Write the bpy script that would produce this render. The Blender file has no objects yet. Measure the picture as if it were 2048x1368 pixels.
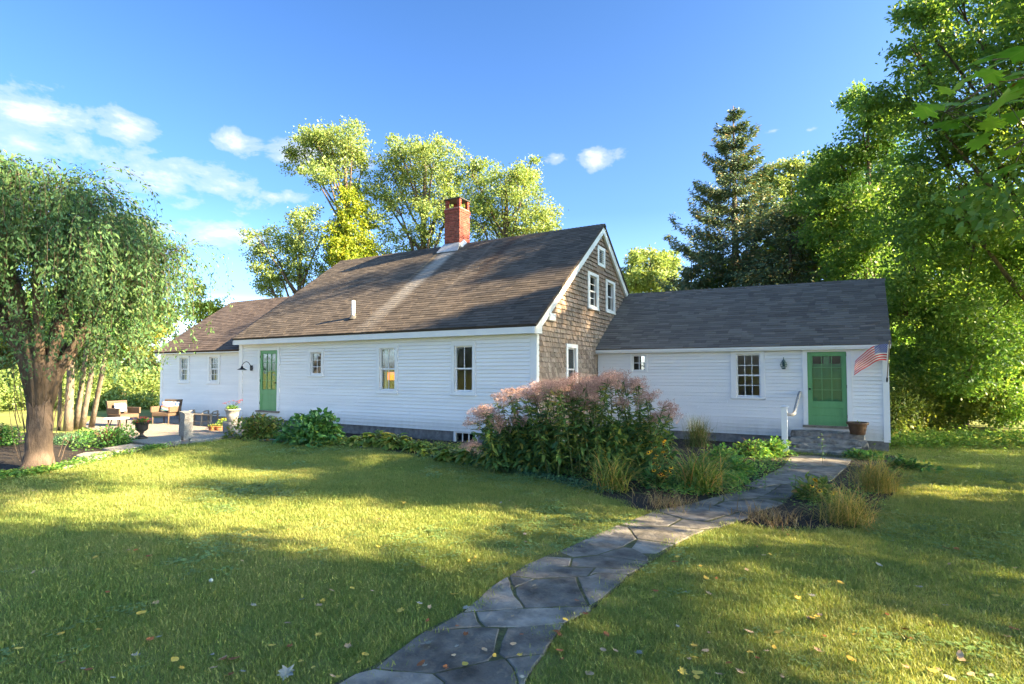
import bpy, math, random
import numpy as np
from mathutils import Vector, Matrix, Euler
R = math.radians
rnd = random.Random(7)
rng = np.random.default_rng(11)
SC = bpy.context.scene
COL = SC.collection

# ------------------------------------------------------------------ camera
F, PHI, PIT, H = 1080.0, R(29.5), R(2.0), 1.6          # focal length in photo pixels, yaw, pitch, eye height
PPX, PPY = 1024.0, 744.0 - F*math.tan(PIT)
cam = bpy.data.objects.new('camera', bpy.data.cameras.new('camera'))
COL.objects.link(cam); SC.camera = cam
cam.location = (0, 0, H); cam.rotation_euler = (R(90)+PIT, 0, PHI)
cam.data.sensor_width = 36; cam.data.lens = 36*F/2048
cam.data.shift_y = (PPY-684)/2048; cam.data.clip_end = 3000; cam.data.clip_start = .05
SC.render.resolution_x, SC.render.resolution_y = 1024, 684

# ------------------------------------------------------------------ light
SUN_AZ, SUN_EL = R(9), R(27)        # azimuth measured from +X towards +Y
SUND = Vector((math.cos(SUN_EL)*math.cos(SUN_AZ), math.cos(SUN_EL)*math.sin(SUN_AZ), math.sin(SUN_EL)))
world = bpy.data.worlds.new('World'); SC.world = world; world.use_nodes = True
sun = bpy.data.objects.new('sun', bpy.data.lights.new('sun', 'SUN')); COL.objects.link(sun)
sun.data.energy = 2.0; sun.data.angle = R(.6); sun.data.color = (1.0, .77, .45)
sun.rotation_euler = SUND.to_track_quat('Z', 'Y').to_euler(); sun.location = SUND*60
SC.view_settings.view_transform = 'Standard'; SC.view_settings.look = 'None'
SC.view_settings.exposure = 4.45; SC.view_settings.gamma = 1; SC.view_settings.use_curve_mapping = False
cy = SC.cycles
cy.use_denoising = True; cy.use_adaptive_sampling = False; cy.max_bounces = 6; cy.diffuse_bounces = 4; cy.glossy_bounces = 3
cy.transmission_bounces = 4; cy.transparent_max_bounces = 8; cy.sample_clamp_indirect = .25
world.cycles.sampling_method = 'MANUAL'; world.cycles.sample_map_resolution = 512
cy.caustics_reflective = False; cy.caustics_refractive = False

FW = np.array([-math.sin(PHI)*math.cos(PIT), math.cos(PHI)*math.cos(PIT), math.sin(PIT)])
RT = np.array([math.cos(PHI), math.sin(PHI), 0.]); UP = np.cross(RT, FW); CP = np.array([0, 0, H])
def ray(u, v): return FW + RT*((u-PPX)/F) - UP*((v-PPY)/F)
def atY(u, v, Y): d = ray(u, v); return CP + d*(Y/d[1])
def atZ(u, v, Z): return CP + ray(u, v)*Z             # Z = depth along the view
def gz(x, y): return -.02*min(max(y, 0), 18)
def gr(u, v):
    d = ray(u, v); t = 5.
    for _ in range(40):
        p = CP+d*t; t = (gz(p[0], p[1])-H)/d[2]
    return CP+d*t
def gp(x, y, dz=0): return (x, y, gz(x, y)+dz)

# ------------------------------------------------------------------ material helpers
class NT:
    def __init__(s, nt): s.n = nt.nodes; s.l = nt.links
    def new(s, t, **k):
        n = s.n.new(t)
        for a, b in k.items(): setattr(n, a, b)
        return n
    def put(s, sock, v):
        if v is None: return
        if hasattr(v, 'is_output'): s.l.new(v, sock)
        else: sock.default_value = v
    def math(s, op, a, b=None, c=None, clamp=False):
        n = s.new('ShaderNodeMath', operation=op, use_clamp=clamp)
        for i, x in enumerate((a, b, c)): s.put(n.inputs[i], x)
        return n.outputs[0]
    def vmath(s, op, a, b=None, out=0):
        n = s.new('ShaderNodeVectorMath', operation=op)
        s.put(n.inputs[0], a); s.put(n.inputs[1], b)
        return n.outputs[out]
    def noise(s, vec, scale, detail=4, rough=.55, dist=0, out='Fac'):
        n = s.new('ShaderNodeTexNoise'); s.put(n.inputs['Vector'], vec)
        n.inputs['Scale'].default_value = scale; n.inputs['Detail'].default_value = detail
        n.inputs['Roughness'].default_value = rough; n.inputs['Distortion'].default_value = dist
        return n.outputs[out]
    def ramp(s, fac, stops, interp='LINEAR'):
        n = s.new('ShaderNodeValToRGB'); s.put(n.inputs[0], fac); r = n.color_ramp; r.interpolation = interp
        while len(r.elements) < len(stops): r.elements.new(.5)
        for e, (p, c) in zip(r.elements, stops):
            e.position = p; e.color = (*c, 1) if len(c) == 3 else c
        return n.outputs[0]
    def mix(s, fac, a, b, blend='MIX'):
        n = s.new('ShaderNodeMix', data_type='RGBA', blend_type=blend)
        s.put(n.inputs[0], fac)
        for i, x in ((6, a), (7, b)): s.put(n.inputs[i], (*x, 1) if isinstance(x, tuple) and len(x) == 3 else x)
        return n.outputs[2]
    def scale(s, vec, sx): 
        n = s.new('ShaderNodeMapping'); s.put(n.inputs[0], vec); n.inputs['Scale'].default_value = sx
        return n.outputs[0]
def newmat(name):
    m = bpy.data.materials.new(name); m.use_nodes = True
    t = NT(m.node_tree); t.bsdf = t.n['Principled BSDF']; t.outn = t.n['Material Output']
    t.pos = t.new('ShaderNodeNewGeometry'); t.obj = t.new('ShaderNodeTexCoord')
    return m, t
def frand(t):
    oi = t.new('ShaderNodeObjectInfo')
    return t.math('FRACT', t.math('ADD', oi.outputs['Random'], t.pos.outputs['Random Per Island']))
def pmat(name, c1, c2, scale=6., rough=.7, bump=0., bscale=None, stretch=(1, 1, 1), var=0., spec=.3, detail=5, lo=.3, hi=.7, dirt=None, metal=0.):
    """two tones mixed by noise in world space, a per-piece brightness change, optional dirt and fine relief"""
    m, t = newmat(name)
    P = t.scale(t.pos.outputs['Position'], stretch)
    c = t.ramp(t.noise(P, scale, detail), [(lo, c1), (hi, c2)])
    if dirt:
        c = t.mix(t.ramp(t.noise(P, dirt[1], 7, .65), [(dirt[2], (0, 0, 0)), (dirt[2]+.14, (1, 1, 1))]), c, dirt[0])
    if var:
        k = t.math('MULTIPLY_ADD', frand(t), 2*var, 1-var)
        c = t.vmath('SCALE', c); t.l.new(k, c.node.inputs['Scale'])
    t.put(t.bsdf.inputs['Base Color'], c)
    t.bsdf.inputs['Roughness'].default_value = rough; t.bsdf.inputs['Specular IOR Level'].default_value = spec
    t.bsdf.inputs['Metallic'].default_value = metal
    if bump:
        b = t.new('ShaderNodeBump'); b.inputs['Distance'].default_value = bump; b.inputs['Strength'].default_value = 1
        t.put(b.inputs['Height'], t.noise(P, bscale or scale*4, 6, .6)); t.l.new(b.outputs[0], t.bsdf.inputs['Normal'])
    return m
def lmat(name, stops, trans=.4, rough=.45, spec=.35, patch=None, tboost=1.3):
    """leaf: colour per leaf from a ramp, some light passes through"""
    m, t = newmat(name)
    k = frand(t)
    if patch: k = t.math('ADD', t.math('MULTIPLY', k, .6), t.math('MULTIPLY', t.noise(t.pos.outputs['Position'], patch, 3), .42))
    c = t.ramp(k, stops)
    t.put(t.bsdf.inputs['Base Color'], c); t.bsdf.inputs['Roughness'].default_value = rough
    t.bsdf.inputs['Specular IOR Level'].default_value = spec
    tr = t.new('ShaderNodeBsdfTranslucent')
    cc = t.vmath('MULTIPLY', c, (tboost*1.15, tboost*1.05, tboost*.6)); t.l.new(cc, tr.inputs[0])
    mx = t.new('ShaderNodeMixShader'); mx.inputs[0].default_value = trans
    t.l.new(t.bsdf.outputs[0], mx.inputs[1]); t.l.new(tr.outputs[0], mx.inputs[2]); t.l.new(mx.outputs[0], t.outn.inputs[0])
    return m

# ------------------------------------------------------------------ sky: Nishita plus small fair-weather clouds
def build_world():
    t = NT(world.node_tree); bg = t.n['Background']
    sky = t.new('ShaderNodeTexSky', sky_type='NISHITA'); sky.sun_disc = False
    sky.sun_elevation = SUN_EL; sky.sun_rotation = math.pi/2 - SUN_AZ
    sky.air_density = .65; sky.dust_density = 5.0; sky.ozone_density = 3.0; sky.altitude = 0
    D = t.new('ShaderNodeTexCoord').outputs['Generated']
    # (u, v, half width, half height) of the clouds in the photograph, and some more of the same kind all round
    cl = [(95, 222, 130, 40), (245, 256, 66, 30), (150, 300, 130, 44), (290, 350, 200, 60), (440, 380, 130, 34), (475, 280, 48, 32),
          (600, 308, 66, 40), (690, 312, 50, 34), (1113, 316, 38, 22), (1198, 320, 52, 26), (552, 392, 50, 22),
          (440, 465, 120, 30), (1545, 262, 26, 8), (1620, 260, 24, 7)]
    dirs = [(ray(u, v), w/F, h/F) for u, v, w, h in cl]
    r2 = random.Random(5)
    for i in range(7):
        a = PHI + R(65 + 230*(i+.5)/7); e = R(r2.uniform(10, 38))
        d = np.array([-math.sin(a)*math.cos(e), math.cos(a)*math.cos(e), math.sin(e)])
        dirs.append((d, r2.uniform(.14, .28), r2.uniform(.04, .09)))
    P = t.scale(D, (1, 1, 2.0))
    n1 = t.noise(P, 10, 8, .62, .3); n2 = t.noise(P, 30, 6, .6)
    best = None
    for d, w, h in dirs:
        d = d/np.linalg.norm(d); rr = np.cross(d, [0, 0, 1]); rr /= np.linalg.norm(rr); uu = np.cross(rr, d)
        mp = t.new('ShaderNodeMapping', vector_type='TEXTURE'); t.l.new(D, mp.inputs[0])
        mp.inputs['Location'].default_value = tuple(d); mp.inputs['Scale'].default_value = (w, .4, h)
        mp.inputs['Rotation'].default_value = Matrix((rr, d, uu)).transposed().to_euler()
        m_ = t.vmath('LENGTH', mp.outputs[0], None, 1)
        best = m_ if best is None else t.math('MINIMUM', best, m_)
    n = t.math('ADD', t.math('MULTIPLY', n1, 1.0), t.math('MULTIPLY', n2, .3))
    dens = t.math('ADD', t.math('MULTIPLY_ADD', best, -.80, .64), t.math('MULTIPLY_ADD', n, 2.6, -1.69))
    fac = t.math('MULTIPLY', t.ramp(dens, [(0., (0, 0, 0)), (.3, (.42, .42, .42)), (.8, (1, 1, 1))], 'EASE'), .85)
    sepz = t.new('ShaderNodeSeparateXYZ'); t.l.new(D, sepz.inputs[0])      # hazy pale horizon, deeper blue higher up, the same all round
    hz = t.ramp(sepz.outputs[2], [(0., (1.35, 1.24, 1.04)), (.06, (.60, .585, .54)), (.13, (.150, .172, .182)), (.28, (.080, .107, .123)), (.58, (.055, .085, .105)), (1., (.054, .083, .103))])
    skyc = t.mix(1.0, t.mix(1.0, sky.outputs[0], hz, 'MULTIPLY'), (2.06, 2.24, 2.46), 'MULTIPLY')
    cc = t.mix(dens, (.52, .56, .63), (.67, .69, .72))
    col = t.mix(fac, skyc, cc)
    t.l.new(col, bg.inputs[0]); bg.inputs[1].default_value = .09
build_world()

# ------------------------------------------------------------------ object helpers
def tag(o, label=None, cat=None, group=None, kind=None):
    if label: o['label'] = label
    if cat: o['category'] = cat
    if group: o['group'] = group
    if kind: o['kind'] = kind
    return o
def wl(o):
    v = Vector((0, 0, 0))
    while o: v += Vector(o.location); o = o.parent
    return v
def thing(name, loc, label, cat, group=None, parent=None):
    o = bpy.data.objects.new(name, None); COL.objects.link(o); o.location = loc; o.empty_display_size = .1
    return tag(o, label, cat, group)
def link(o, parent=None):
    COL.objects.link(o)
    if parent: o.parent = parent
    return o
def obj(name, me, parent=None, loc=(0, 0, 0), rot=(0, 0, 0), scale=(1, 1, 1)):
    """an object that shares a mesh; loc in world space"""
    o = bpy.data.objects.new(name, me); link(o, parent)
    o.location = Vector(loc) - (wl(parent) if parent else Vector()); o.rotation_euler = rot; o.scale = scale
    return o
def np_mesh(name, V, Q, mat, smooth=False):
    """mesh from vertex array (n,3) and face array (m,k)"""
    V = np.asarray(V, np.float32); Q = np.asarray(Q, np.int32); k = Q.shape[1]
    me = bpy.data.meshes.new(name); me.vertices.add(len(V)); me.vertices.foreach_set('co', V.ravel())
    me.loops.add(Q.size); me.loops.foreach_set('vertex_index', Q.ravel())
    me.polygons.add(len(Q)); me.polygons.foreach_set('loop_start', np.arange(0, Q.size, k, dtype=np.int32))
    me.polygons.foreach_set('loop_total', np.full(len(Q), k, np.int32))
    if smooth: me.polygons.foreach_set('use_smooth', np.ones(len(Q), bool))
    me.update(calc_edges=True)
    if mat: me.materials.append(mat)
    return me
def np_obj(name, V, Q, mat, parent=None, smooth=False):
    V = np.asarray(V, float); c = np.array([*(V[:, :2].min(0)+V[:, :2].max(0))/2, V[:, 2].min()])
    return obj(name, np_mesh(name, V-c, Q, mat, smooth), parent, c)
class MB:
    def __init__(s, M=None): s.v = []; s.f = []; s.M = M
    def add(s, vs, fs):
        o = len(s.v)
        for p in vs:
            p = tuple(float(x) for x in p); s.v.append(s.M(p) if s.M else p)
        s.f += [tuple(i+o for i in f) for f in fs]; return s
    def hexa(s, p): return s.add(p, [(0, 3, 2, 1), (4, 5, 6, 7), (0, 1, 5, 4), (1, 2, 6, 5), (2, 3, 7, 6), (3, 0, 4, 7)])
    def box(s, a, b):
        x0, x1 = sorted((a[0], b[0])); y0, y1 = sorted((a[1], b[1])); z0, z1 = sorted((a[2], b[2]))
        return s.hexa([(x0, y0, z0), (x1, y0, z0), (x1, y1, z0), (x0, y1, z0), (x0, y0, z1), (x1, y0, z1), (x1, y1, z1), (x0, y1, z1)])
    def bevbox(s, a, b, e=.01):
        x0, x1 = sorted((a[0], b[0])); y0, y1 = sorted((a[1], b[1])); z0, z1 = sorted((a[2], b[2]))
        def ring(z, i): return [(x0+i, y0+i, z), (x1-i, y0+i, z), (x1-i, y1-i, z), (x0+i, y1-i, z)]
        rs = [ring(z0, e), ring(z0+e, 0), ring(z1-e, 0), ring(z1, e)]
        v = [p for r in rs for p in r]; f = [(3, 2, 1, 0), (12, 13, 14, 15)]
        for k in range(3):
            for i in range(4): j = (i+1) % 4; f.append((k*4+i, k*4+j, k*4+4+j, k*4+4+i))
        return s.add(v, f)
    def tube(s, pts, rad, n=8, cap=True):
        pts = [Vector(p) for p in pts]; m = len(pts)
        if not hasattr(rad, '__len__'): rad = [rad]*m
        v = []; ref = None
        for i, p in enumerate(pts):
            d = (pts[min(i+1, m-1)]-pts[max(i-1, 0)]).normalized()
            if ref is None: ref = Vector((1, 0, 0)) if abs(d.x) < .8 else Vector((0, 1, 0))
            a = (ref - d*ref.dot(d)).normalized(); b = d.cross(a); ref = a
            for k in range(n):
                t_ = 2*math.pi*k/n; v.append(p+(a*math.cos(t_)+b*math.sin(t_))*rad[i])
        f = [(i*n+k, i*n+(k+1) % n, (i+1)*n+(k+1) % n, (i+1)*n+k) for i in range(m-1) for k in range(n)]
        if cap: f += [tuple(range(n-1, -1, -1)), tuple(range((m-1)*n, m*n))]
        return s.add(v, f)
    def lathe(s, prof, c=(0, 0, 0), n=24, rib=0, jit=0):
        v = []
        for r_, z in prof:
            for k in range(n):
                t_ = 2*math.pi*k/n; q = r_*(1+(rib if k % 2 else -rib))
                v.append((c[0]+q*math.cos(t_), c[1]+q*math.sin(t_), c[2]+z))
        m = len(prof)
        f = [(i*n+k, i*n+(k+1) % n, (i+1)*n+(k+1) % n, (i+1)*n+k) for i in range(m-1) for k in range(n)]
        f += [tuple(range(n-1, -1, -1)), tuple(range((m-1)*n, m*n))]
        return s.add(v, f)
    def prism(s, poly, z0, z1):
        n = len(poly); zz = lambda z, p: z(p[0], p[1]) if callable(z) else z
        v = [(p[0], p[1], zz(z0, p)) for p in poly]+[(p[0], p[1], zz(z1, p)) for p in poly]
        return s.add(v, [tuple(range(n-1, -1, -1)), tuple(range(n, 2*n))]+[(i, (i+1) % n, n+(i+1) % n, n+i) for i in range(n)])
    def build(s, name, mat, parent=None, smooth=False):
        V = np.array(s.v); c = Vector((*(V[:, :2].min(0)+V[:, :2].max(0))/2, V[:, 2].min()))
        me = bpy.data.meshes.new(name); me.from_pydata([Vector(p)-c for p in s.v], [], s.f); me.update()
        if mat: me.materials.append(mat)
        if smooth: me.polygons.foreach_set('use_smooth', np.ones(len(me.polygons), bool))
        return obj(name, me, parent, c)
def area(poly): return .5*sum(a[0]*b[1]-b[0]*a[1] for a, b in zip(poly, poly[1:]+poly[:1]))
def inset(poly, d):
    """shrink a polygon (made counter-clockwise) by d, mitred"""
    if area(poly) < 0: poly = poly[::-1]
    n = len(poly); out = []
    for i in range(n):
        a, b, c = (Vector(poly[(i+k) % n][:2]) for k in (-1, 0, 1))
        e1 = (b-a).normalized(); e2 = (c-b).normalized(); n1 = Vector((-e1.y, e1.x)); n2 = Vector((-e2.y, e2.x))
        q = n1+n2; L = q.length
        q = q/L*min(d/(max(L/2, .35)), d*2.2) if L > 1e-4 else n1*d
        out.append(tuple(b+q))
    return out
def inpoly(P, poly):
    x, y = P[:, 0], P[:, 1]; ins = np.zeros(len(P), bool); n = len(poly)
    for i in range(n):
        x0, y0 = poly[i][:2]; x1, y1 = poly[(i+1) % n][:2]
        c = ((y0 > y) != (y1 > y)) & (x < (x1-x0)*(y-y0)/((y1-y0) or 1e-9)+x0); ins ^= c
    return ins

# ------------------------------------------------------------------ materials
def soiled(m):
    # rain-splashed dirt low on the boards, streaky and patchy
    t = NT(m.node_tree); b = t.n['Principled BSDF']; src = b.inputs['Base Color'].links[0].from_socket; g = t.new('ShaderNodeNewGeometry'); sp = t.new('ShaderNodeSeparateXYZ'); t.l.new(g.outputs['Position'], sp.inputs[0])
    k = t.math('MULTIPLY', t.ramp(sp.outputs[2], [(0., (1, 1, 1)), (.42, (0, 0, 0))]), t.noise(t.scale(g.outputs['Position'], (1, 1, .35)), 6, 6, .7)); t.l.new(t.mix(t.math('MULTIPLY', k, .75, clamp=True), src, (.30, .29, .24)), b.inputs['Base Color']); return m
WHITE = soiled(pmat('white_clapboard_paint', (.77, .78, .79), (.84, .84, .84), 2.2, .55, .0012, 60, (.4, 1, 3), .035, .35, dirt=((.50, .49, .45), 3.2, .68)))
TRIM = pmat('white_trim_paint', (.76, .77, .78), (.83, .83, .83), 3, .5, .0006, 90, var=.02, dirt=((.52, .50, .45), 5, .72))
GREEN = pmat('green_door_paint', (.095, .28, .10), (.125, .335, .135), 6, .42, .0006, 70, (1, 1, .2), .03, .4, dirt=((.07, .16, .07), 8, .7))
STONEF = pmat('foundation_stone', (.12, .12, .125), (.27, .27, .27), 7, .9, .012, 18, var=.1, dirt=((.06, .06, .055), 3, .6))
GRANITE = pmat('granite', (.13, .125, .12), (.29, .28, .26), 30, .85, .006, 25, var=.1, dirt=((.13, .12, .10), 4, .6))
DARKIN = pmat('dark_interior', (.018, .017, .016), (.03, .028, .026), 3, .9)
LEAD = pmat('lead_flashing', (.30, .32, .34), (.46, .48, .5), 9, .45, .004, 20, metal=.5)
METALD = pmat('dark_metal', (.018, .018, .02), (.03, .03, .032), 12, .45, metal=.4)
MULCH = pmat('mulch', (.012, .011, .011), (.045, .036, .03), 45, .95, .02, 70, var=.2, dirt=((.10, .065, .04), 30, .64))
SLATE = pmat('slate_flag', (.070, .067, .062), (.24, .225, .205), 5, .82, .022, 13, (1, 1, 1), .35, .2, dirt=((.36, .35, .31), 18, .68))
WOODG = pmat('weathered_wood', (.16, .13, .10), (.28, .25, .21), 9, .85, .003, 40, (1, 1, .15), .12)
WICKER = pmat('wicker', (.07, .048, .034), (.135, .095, .068), 60, .75, .004, 160, var=.1)
TERRA = pmat('terracotta', (.30, .115, .06), (.40, .17, .09), 10, .85, .001, 60, dirt=((.45, .36, .30), 8, .66))
POTGREY = pmat('grey_stone_pot', (.30, .29, .27), (.44, .42, .40), 12, .9, .004, 50, dirt=((.17, .17, .14), 6, .6))
URNM = pmat('black_iron_urn', (.018, .018, .019), (.045, .043, .042), 14, .55, .001, 60)
BARREL = pmat('brown_barrel_pot', (.10, .055, .03), (.17, .10, .06), 10, .6, .001, 50, dirt=((.22, .17, .11), 8, .66))
def glassmat():
    m, t = newmat('window_glass')
    fr = t.new('ShaderNodeFresnel'); fr.inputs[0].default_value = 1.5
    tp = t.new('ShaderNodeBsdfTransparent'); tp.inputs[0].default_value = (.86, .9, .89, 1)
    gl = t.new('ShaderNodeBsdfGlossy'); gl.inputs[1].default_value = .012
    b = t.new('ShaderNodeBump'); b.inputs['Distance'].default_value = .004; b.inputs['Strength'].default_value = .6
    t.put(b.inputs['Height'], t.noise(t.pos.outputs['Position'], 3.5, 2)); t.l.new(b.outputs[0], gl.inputs['Normal'])
    mx = t.new('ShaderNodeMixShader'); t.l.new(t.math('MULTIPLY', fr.outputs[0], .38, None, True), mx.inputs[0])
    t.l.new(tp.outputs[0], mx.inputs[1]); t.l.new(gl.outputs[0], mx.inputs[2]); t.l.new(mx.outputs[0], t.outn.inputs[0])
    return m
GLASS = glassmat()
def roofmat(name, c1, c2, stain=False):
    m, t = newmat(name); P = t.pos.outputs['Position']
    c = t.ramp(t.math('ADD', t.math('MULTIPLY', frand(t), .7), t.math('MULTIPLY', t.noise(P, 1.3, 4), .35)), [(.1, c1), (.95, c2)])
    c = t.mix(t.math('MULTIPLY', t.noise(P, 120, 3), .55), c, tuple(x*.55 for x in c1))
    if stain:      # wash marks that run straight down the slope: zinc-washed strip under the chimney, rusty and dark strips
        sp = t.new('ShaderNodeSeparateXYZ'); t.l.new(P, sp.inputs[0]); X, Y = sp.outputs[0], sp.outputs[1]
        wob = t.math('MULTIPLY', t.math('SUBTRACT', t.noise(P, 1.1, 4), .5), .22); Xw = t.math('ADD', X, wob)
        def band(x0, w, soft=.16): return t.ramp(t.math('DIVIDE', t.math('ABSOLUTE', t.math('SUBTRACT', Xw, x0)), w), [(1-soft*2, (1, 1, 1)), (1, (0, 0, 0))])
        def up(y0, y1): return t.math('DIVIDE', t.math('SUBTRACT', Y, y0), y1-y0, clamp=True)
        c = t.mix(t.math('MULTIPLY', t.math('MULTIPLY', band(-11.5, .42, .3), t.math('MULTIPLY_ADD', up(11.4, 15.8), .8, .12)), .75), c, (.30, .29, .28))
        c = t.mix(t.math('MULTIPLY', band(-11.98, .10, .4), t.math('MULTIPLY', up(13.6, 15.9), .7)), c, (.23, .17, .10))
        c = t.mix(t.math('MULTIPLY', band(-9.05, .35, .4), t.math('MULTIPLY', up(12.2, 15), .55)), c, (.035, .020, .016))
        c = t.mix(t.math('MULTIPLY', band(-9.75, .1, .4), t.math('MULTIPLY', up(11, 14), .25)), c, (.15, .14, .13))
        c = t.mix(t.math('MULTIPLY', band(-7.6, .16, .4), t.math('MULTIPLY', up(12, 15), .22)), c, (.13, .12, .11))
    t.put(t.bsdf.inputs['Base Color'], c); t.bsdf.inputs['Roughness'].default_value = .92; t.bsdf.inputs['Specular IOR Level'].default_value = .2
    b = t.new('ShaderNodeBump'); b.inputs['Distance'].default_value = .003; t.put(b.inputs['Height'], t.noise(P, 160, 3)); t.l.new(b.outputs[0], t.bsdf.inputs['Normal'])
    return m
ROOF_MAIN = roofmat('asphalt_shingle_brown', (.052, .044, .039), (.125, .104, .089), True)
ROOF_ELL = roofmat('asphalt_shingle_grey', (.125, .108, .094), (.25, .218, .19))
ROOF_WING = roofmat('asphalt_shingle_russet', (.060, .046, .042), (.135, .105, .092))
def cedarmat():
    m, t = newmat('weathered_cedar'); P = t.pos.outputs['Position']; k = frand(t)
    sp = t.new('ShaderNodeSeparateXYZ'); t.l.new(P, sp.inputs[0])
    grain = t.noise(t.scale(P, (1, 1, .06)), 60, 4, .7)
    c = t.ramp(t.math('ADD', t.math('MULTIPLY', grain, .75), t.math('MULTIPLY', k, .3)), [(.25, (.085, .066, .052)), (.5, (.26, .205, .165)), (.8, (.47, .42, .37))])
    warm = t.math('ADD', t.math('MULTIPLY', t.noise(P, 1.0, 4, .6), 1.2), t.math('MULTIPLY_ADD', sp.outputs[2], .09, -.80))
    # rusty run-off below the window and the louvre
    dy = t.math('ABSOLUTE', t.math('SUBTRACT', sp.outputs[1], 15.5)); run = t.math('MULTIPLY', t.ramp(dy, [(.25, (1, 1, 1)), (.45, (0, 0, 0))]), t.ramp(sp.outputs[2], [(.3, (0, 0, 0)), (.5, (1, 1, 1))]))
    c = t.mix(t.math('MULTIPLY', t.math('ADD', warm, t.math('MULTIPLY', k, .35)), .8, clamp=True), c, t.mix(grain, (.14, .065, .03), (.36, .19, .09)))
    t.put(t.bsdf.inputs['Base Color'], c); t.bsdf.inputs['Roughness'].default_value = .85
    b = t.new('ShaderNodeBump'); b.inputs['Distance'].default_value = .004; t.put(b.inputs['Height'], grain); t.l.new(b.outputs[0], t.bsdf.inputs['Normal'])
    return m
CEDAR = cedarmat()
BRICK = pmat('red_brick', (.15, .036, .028), (.29, .08, .056), 14, .85, .003, 60, var=.3, dirt=((.09, .035, .03), 6, .64))
MORTAR = pmat('mortar', (.22, .15, .13), (.34, .25, .22), 20, .95, .002, 80)

# ------------------------------------------------------------------ ground, beds, path
GRASSBASE = None
def groundmat():
    m, t = newmat('lawn_soil'); P = t.pos.outputs['Position']
    c = t.ramp(t.noise(P, .9, 6, .6), [(.3, (.125, .165, .045)), (.5, (.21, .235, .065)), (.72, (.30, .275, .105))])
    c = t.mix(t.math('MULTIPLY', t.noise(P, 70, 4), .6), c, (.07, .085, .03))
    t.put(t.bsdf.inputs['Base Color'], c); t.bsdf.inputs['Roughness'].default_value = .95; t.bsdf.inputs['Specular IOR Level'].default_value = .1
    return m
def build_ground():
    xs = [-900, -300, -120, -60, -30, -15, -6, 0, 6, 15, 30, 60, 120, 300, 900]; ys = [-900, -300, -100, -30, 0, 6, 12, 18, 40, 80, 150, 400, 900]
    V = [(x, y, gz(x, y)) for y in ys for x in xs]; n = len(xs)
    Q = [(j*n+i, j*n+i+1, (j+1)*n+i+1, (j+1)*n+i) for j in range(len(ys)-1) for i in range(n-1)]
    tag(np_obj('ground', np.array(V), np.array(Q), groundmat()), 'mown green lawn around the farmhouse', kind='structure')
build_ground()
def pxpoly(pts): return [tuple(gr(u, v)[:2]) for u, v in pts]
c7 = lambda pts: [(1160+x*.34180, 820+y*.34180) for x, y in pts]
c8 = lambda pts: [(680+x*.30273, 1000+y*.30273) for x, y in pts]
PATH = pxpoly([(560, 1420), (712, 1354), (750, 1336), (801, 1303), (850, 1266), (922, 1230), (983, 1179), (1016, 1157), (1086, 1118), (1152, 1091), (1234, 1054), (1307, 1025), (1379, 1011), (1447, 991), (1488, 974), (1553, 943), (1580, 910),
               (1712, 910), (1693, 933), (1673, 946), (1615, 974), (1577, 998), (1567, 1011), (1502, 1025), (1474, 1046), (1440, 1056), (1379, 1076), (1351, 1093), (1297, 1130), (1255, 1160), (1207, 1200), (1182, 1224), (1128, 1254), (1104, 1288), (1067, 1336), (1052, 1368), (1035, 1420)])
BED = pxpoly([(455, 882), (520, 884), (600, 888), (660, 892), (720, 897), (790, 905), (850, 916), (920, 926), (1000, 942), (1060, 955), (1120, 967), (1170, 980), (1230, 1002), (1290, 1026), (1331, 1022), (1379, 1011), (1447, 991), (1488, 974), (1553, 943), (1580, 910)]) + [(-.6, 15.86), (-5.9, 15.86), (-5.9, 11.68), (-14.5, 11.68), (-14.6, 10.2)]
RBED = pxpoly([(1474, 1048), (1502, 1026), (1577, 999), (1615, 975), (1673, 947), (1712, 911), (1790, 912), (1812, 940), (1790, 985), (1770, 1010), (1752, 1045), (1700, 1060), (1560, 1062)])
LBED = pxpoly([(-420, 1010), (0, 957), (60, 950), (120, 938), (170, 925), (232, 912), (290, 900), (340, 896), (372, 890), (350, 880), (262, 876), (150, 868), (-100, 860), (-500, 860)])
PATIO = pxpoly([(262, 880), (372, 890), (455, 880), (500, 872)]) + [(-14.5, 11.85), (-22.6, 11.85), (-25, 10.5), (-20.5, 8.3)]
def sheet(name, poly, dz, mat, label):
    mb = MB(); mb.prism(poly, lambda x, y: gz(x, y)-.05, lambda x, y: gz(x, y)+dz)
    return tag(mb.build(name, mat), label, kind='structure')
sheet('mulch_bed', BED, .010, MULCH, 'dark mulch of the flower bed along the house')
sheet('mulch_bed', RBED, .010, MULCH, 'dark mulch patch right of the flagstone path')
sheet('mulch_bed', LBED, .010, MULCH, 'dark mulch under the weeping tree')
def gravelmat():
    m, t = newmat('gravel'); P = t.pos.outputs['Position']
    v = t.new('ShaderNodeTexVoronoi'); v.inputs['Scale'].default_value = 38; t.l.new(P, v.inputs['Vector'])
    c = t.mix(.5, t.ramp(t.noise(P, 60, 3), [(.3, (.12, .105, .09)), (.7, (.30, .27, .235))]), v.outputs['Color'], 'SOFT_LIGHT')
    t.put(t.bsdf.inputs['Base Color'], c); t.bsdf.inputs['Roughness'].default_value = .9
    b = t.new('ShaderNodeBump'); b.inputs['Distance'].default_value = .012; t.put(b.inputs['Height'], v.outputs['Distance']); t.l.new(b.outputs[0], t.bsdf.inputs['Normal'])
    return m
GRAVEL = gravelmat()
sheet('gravel_patio', PATIO, .022, GRAVEL, 'pale gravel patio beside the left wing')
JOINT = pmat('path_joint_soil', (.045, .042, .025), (.10, .115, .045), 22, .95, .008, 60)
path = sheet('flagstone_path', PATH, .017, JOINT, 'dark slate flagstone path curving across the lawn to the steps')
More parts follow.
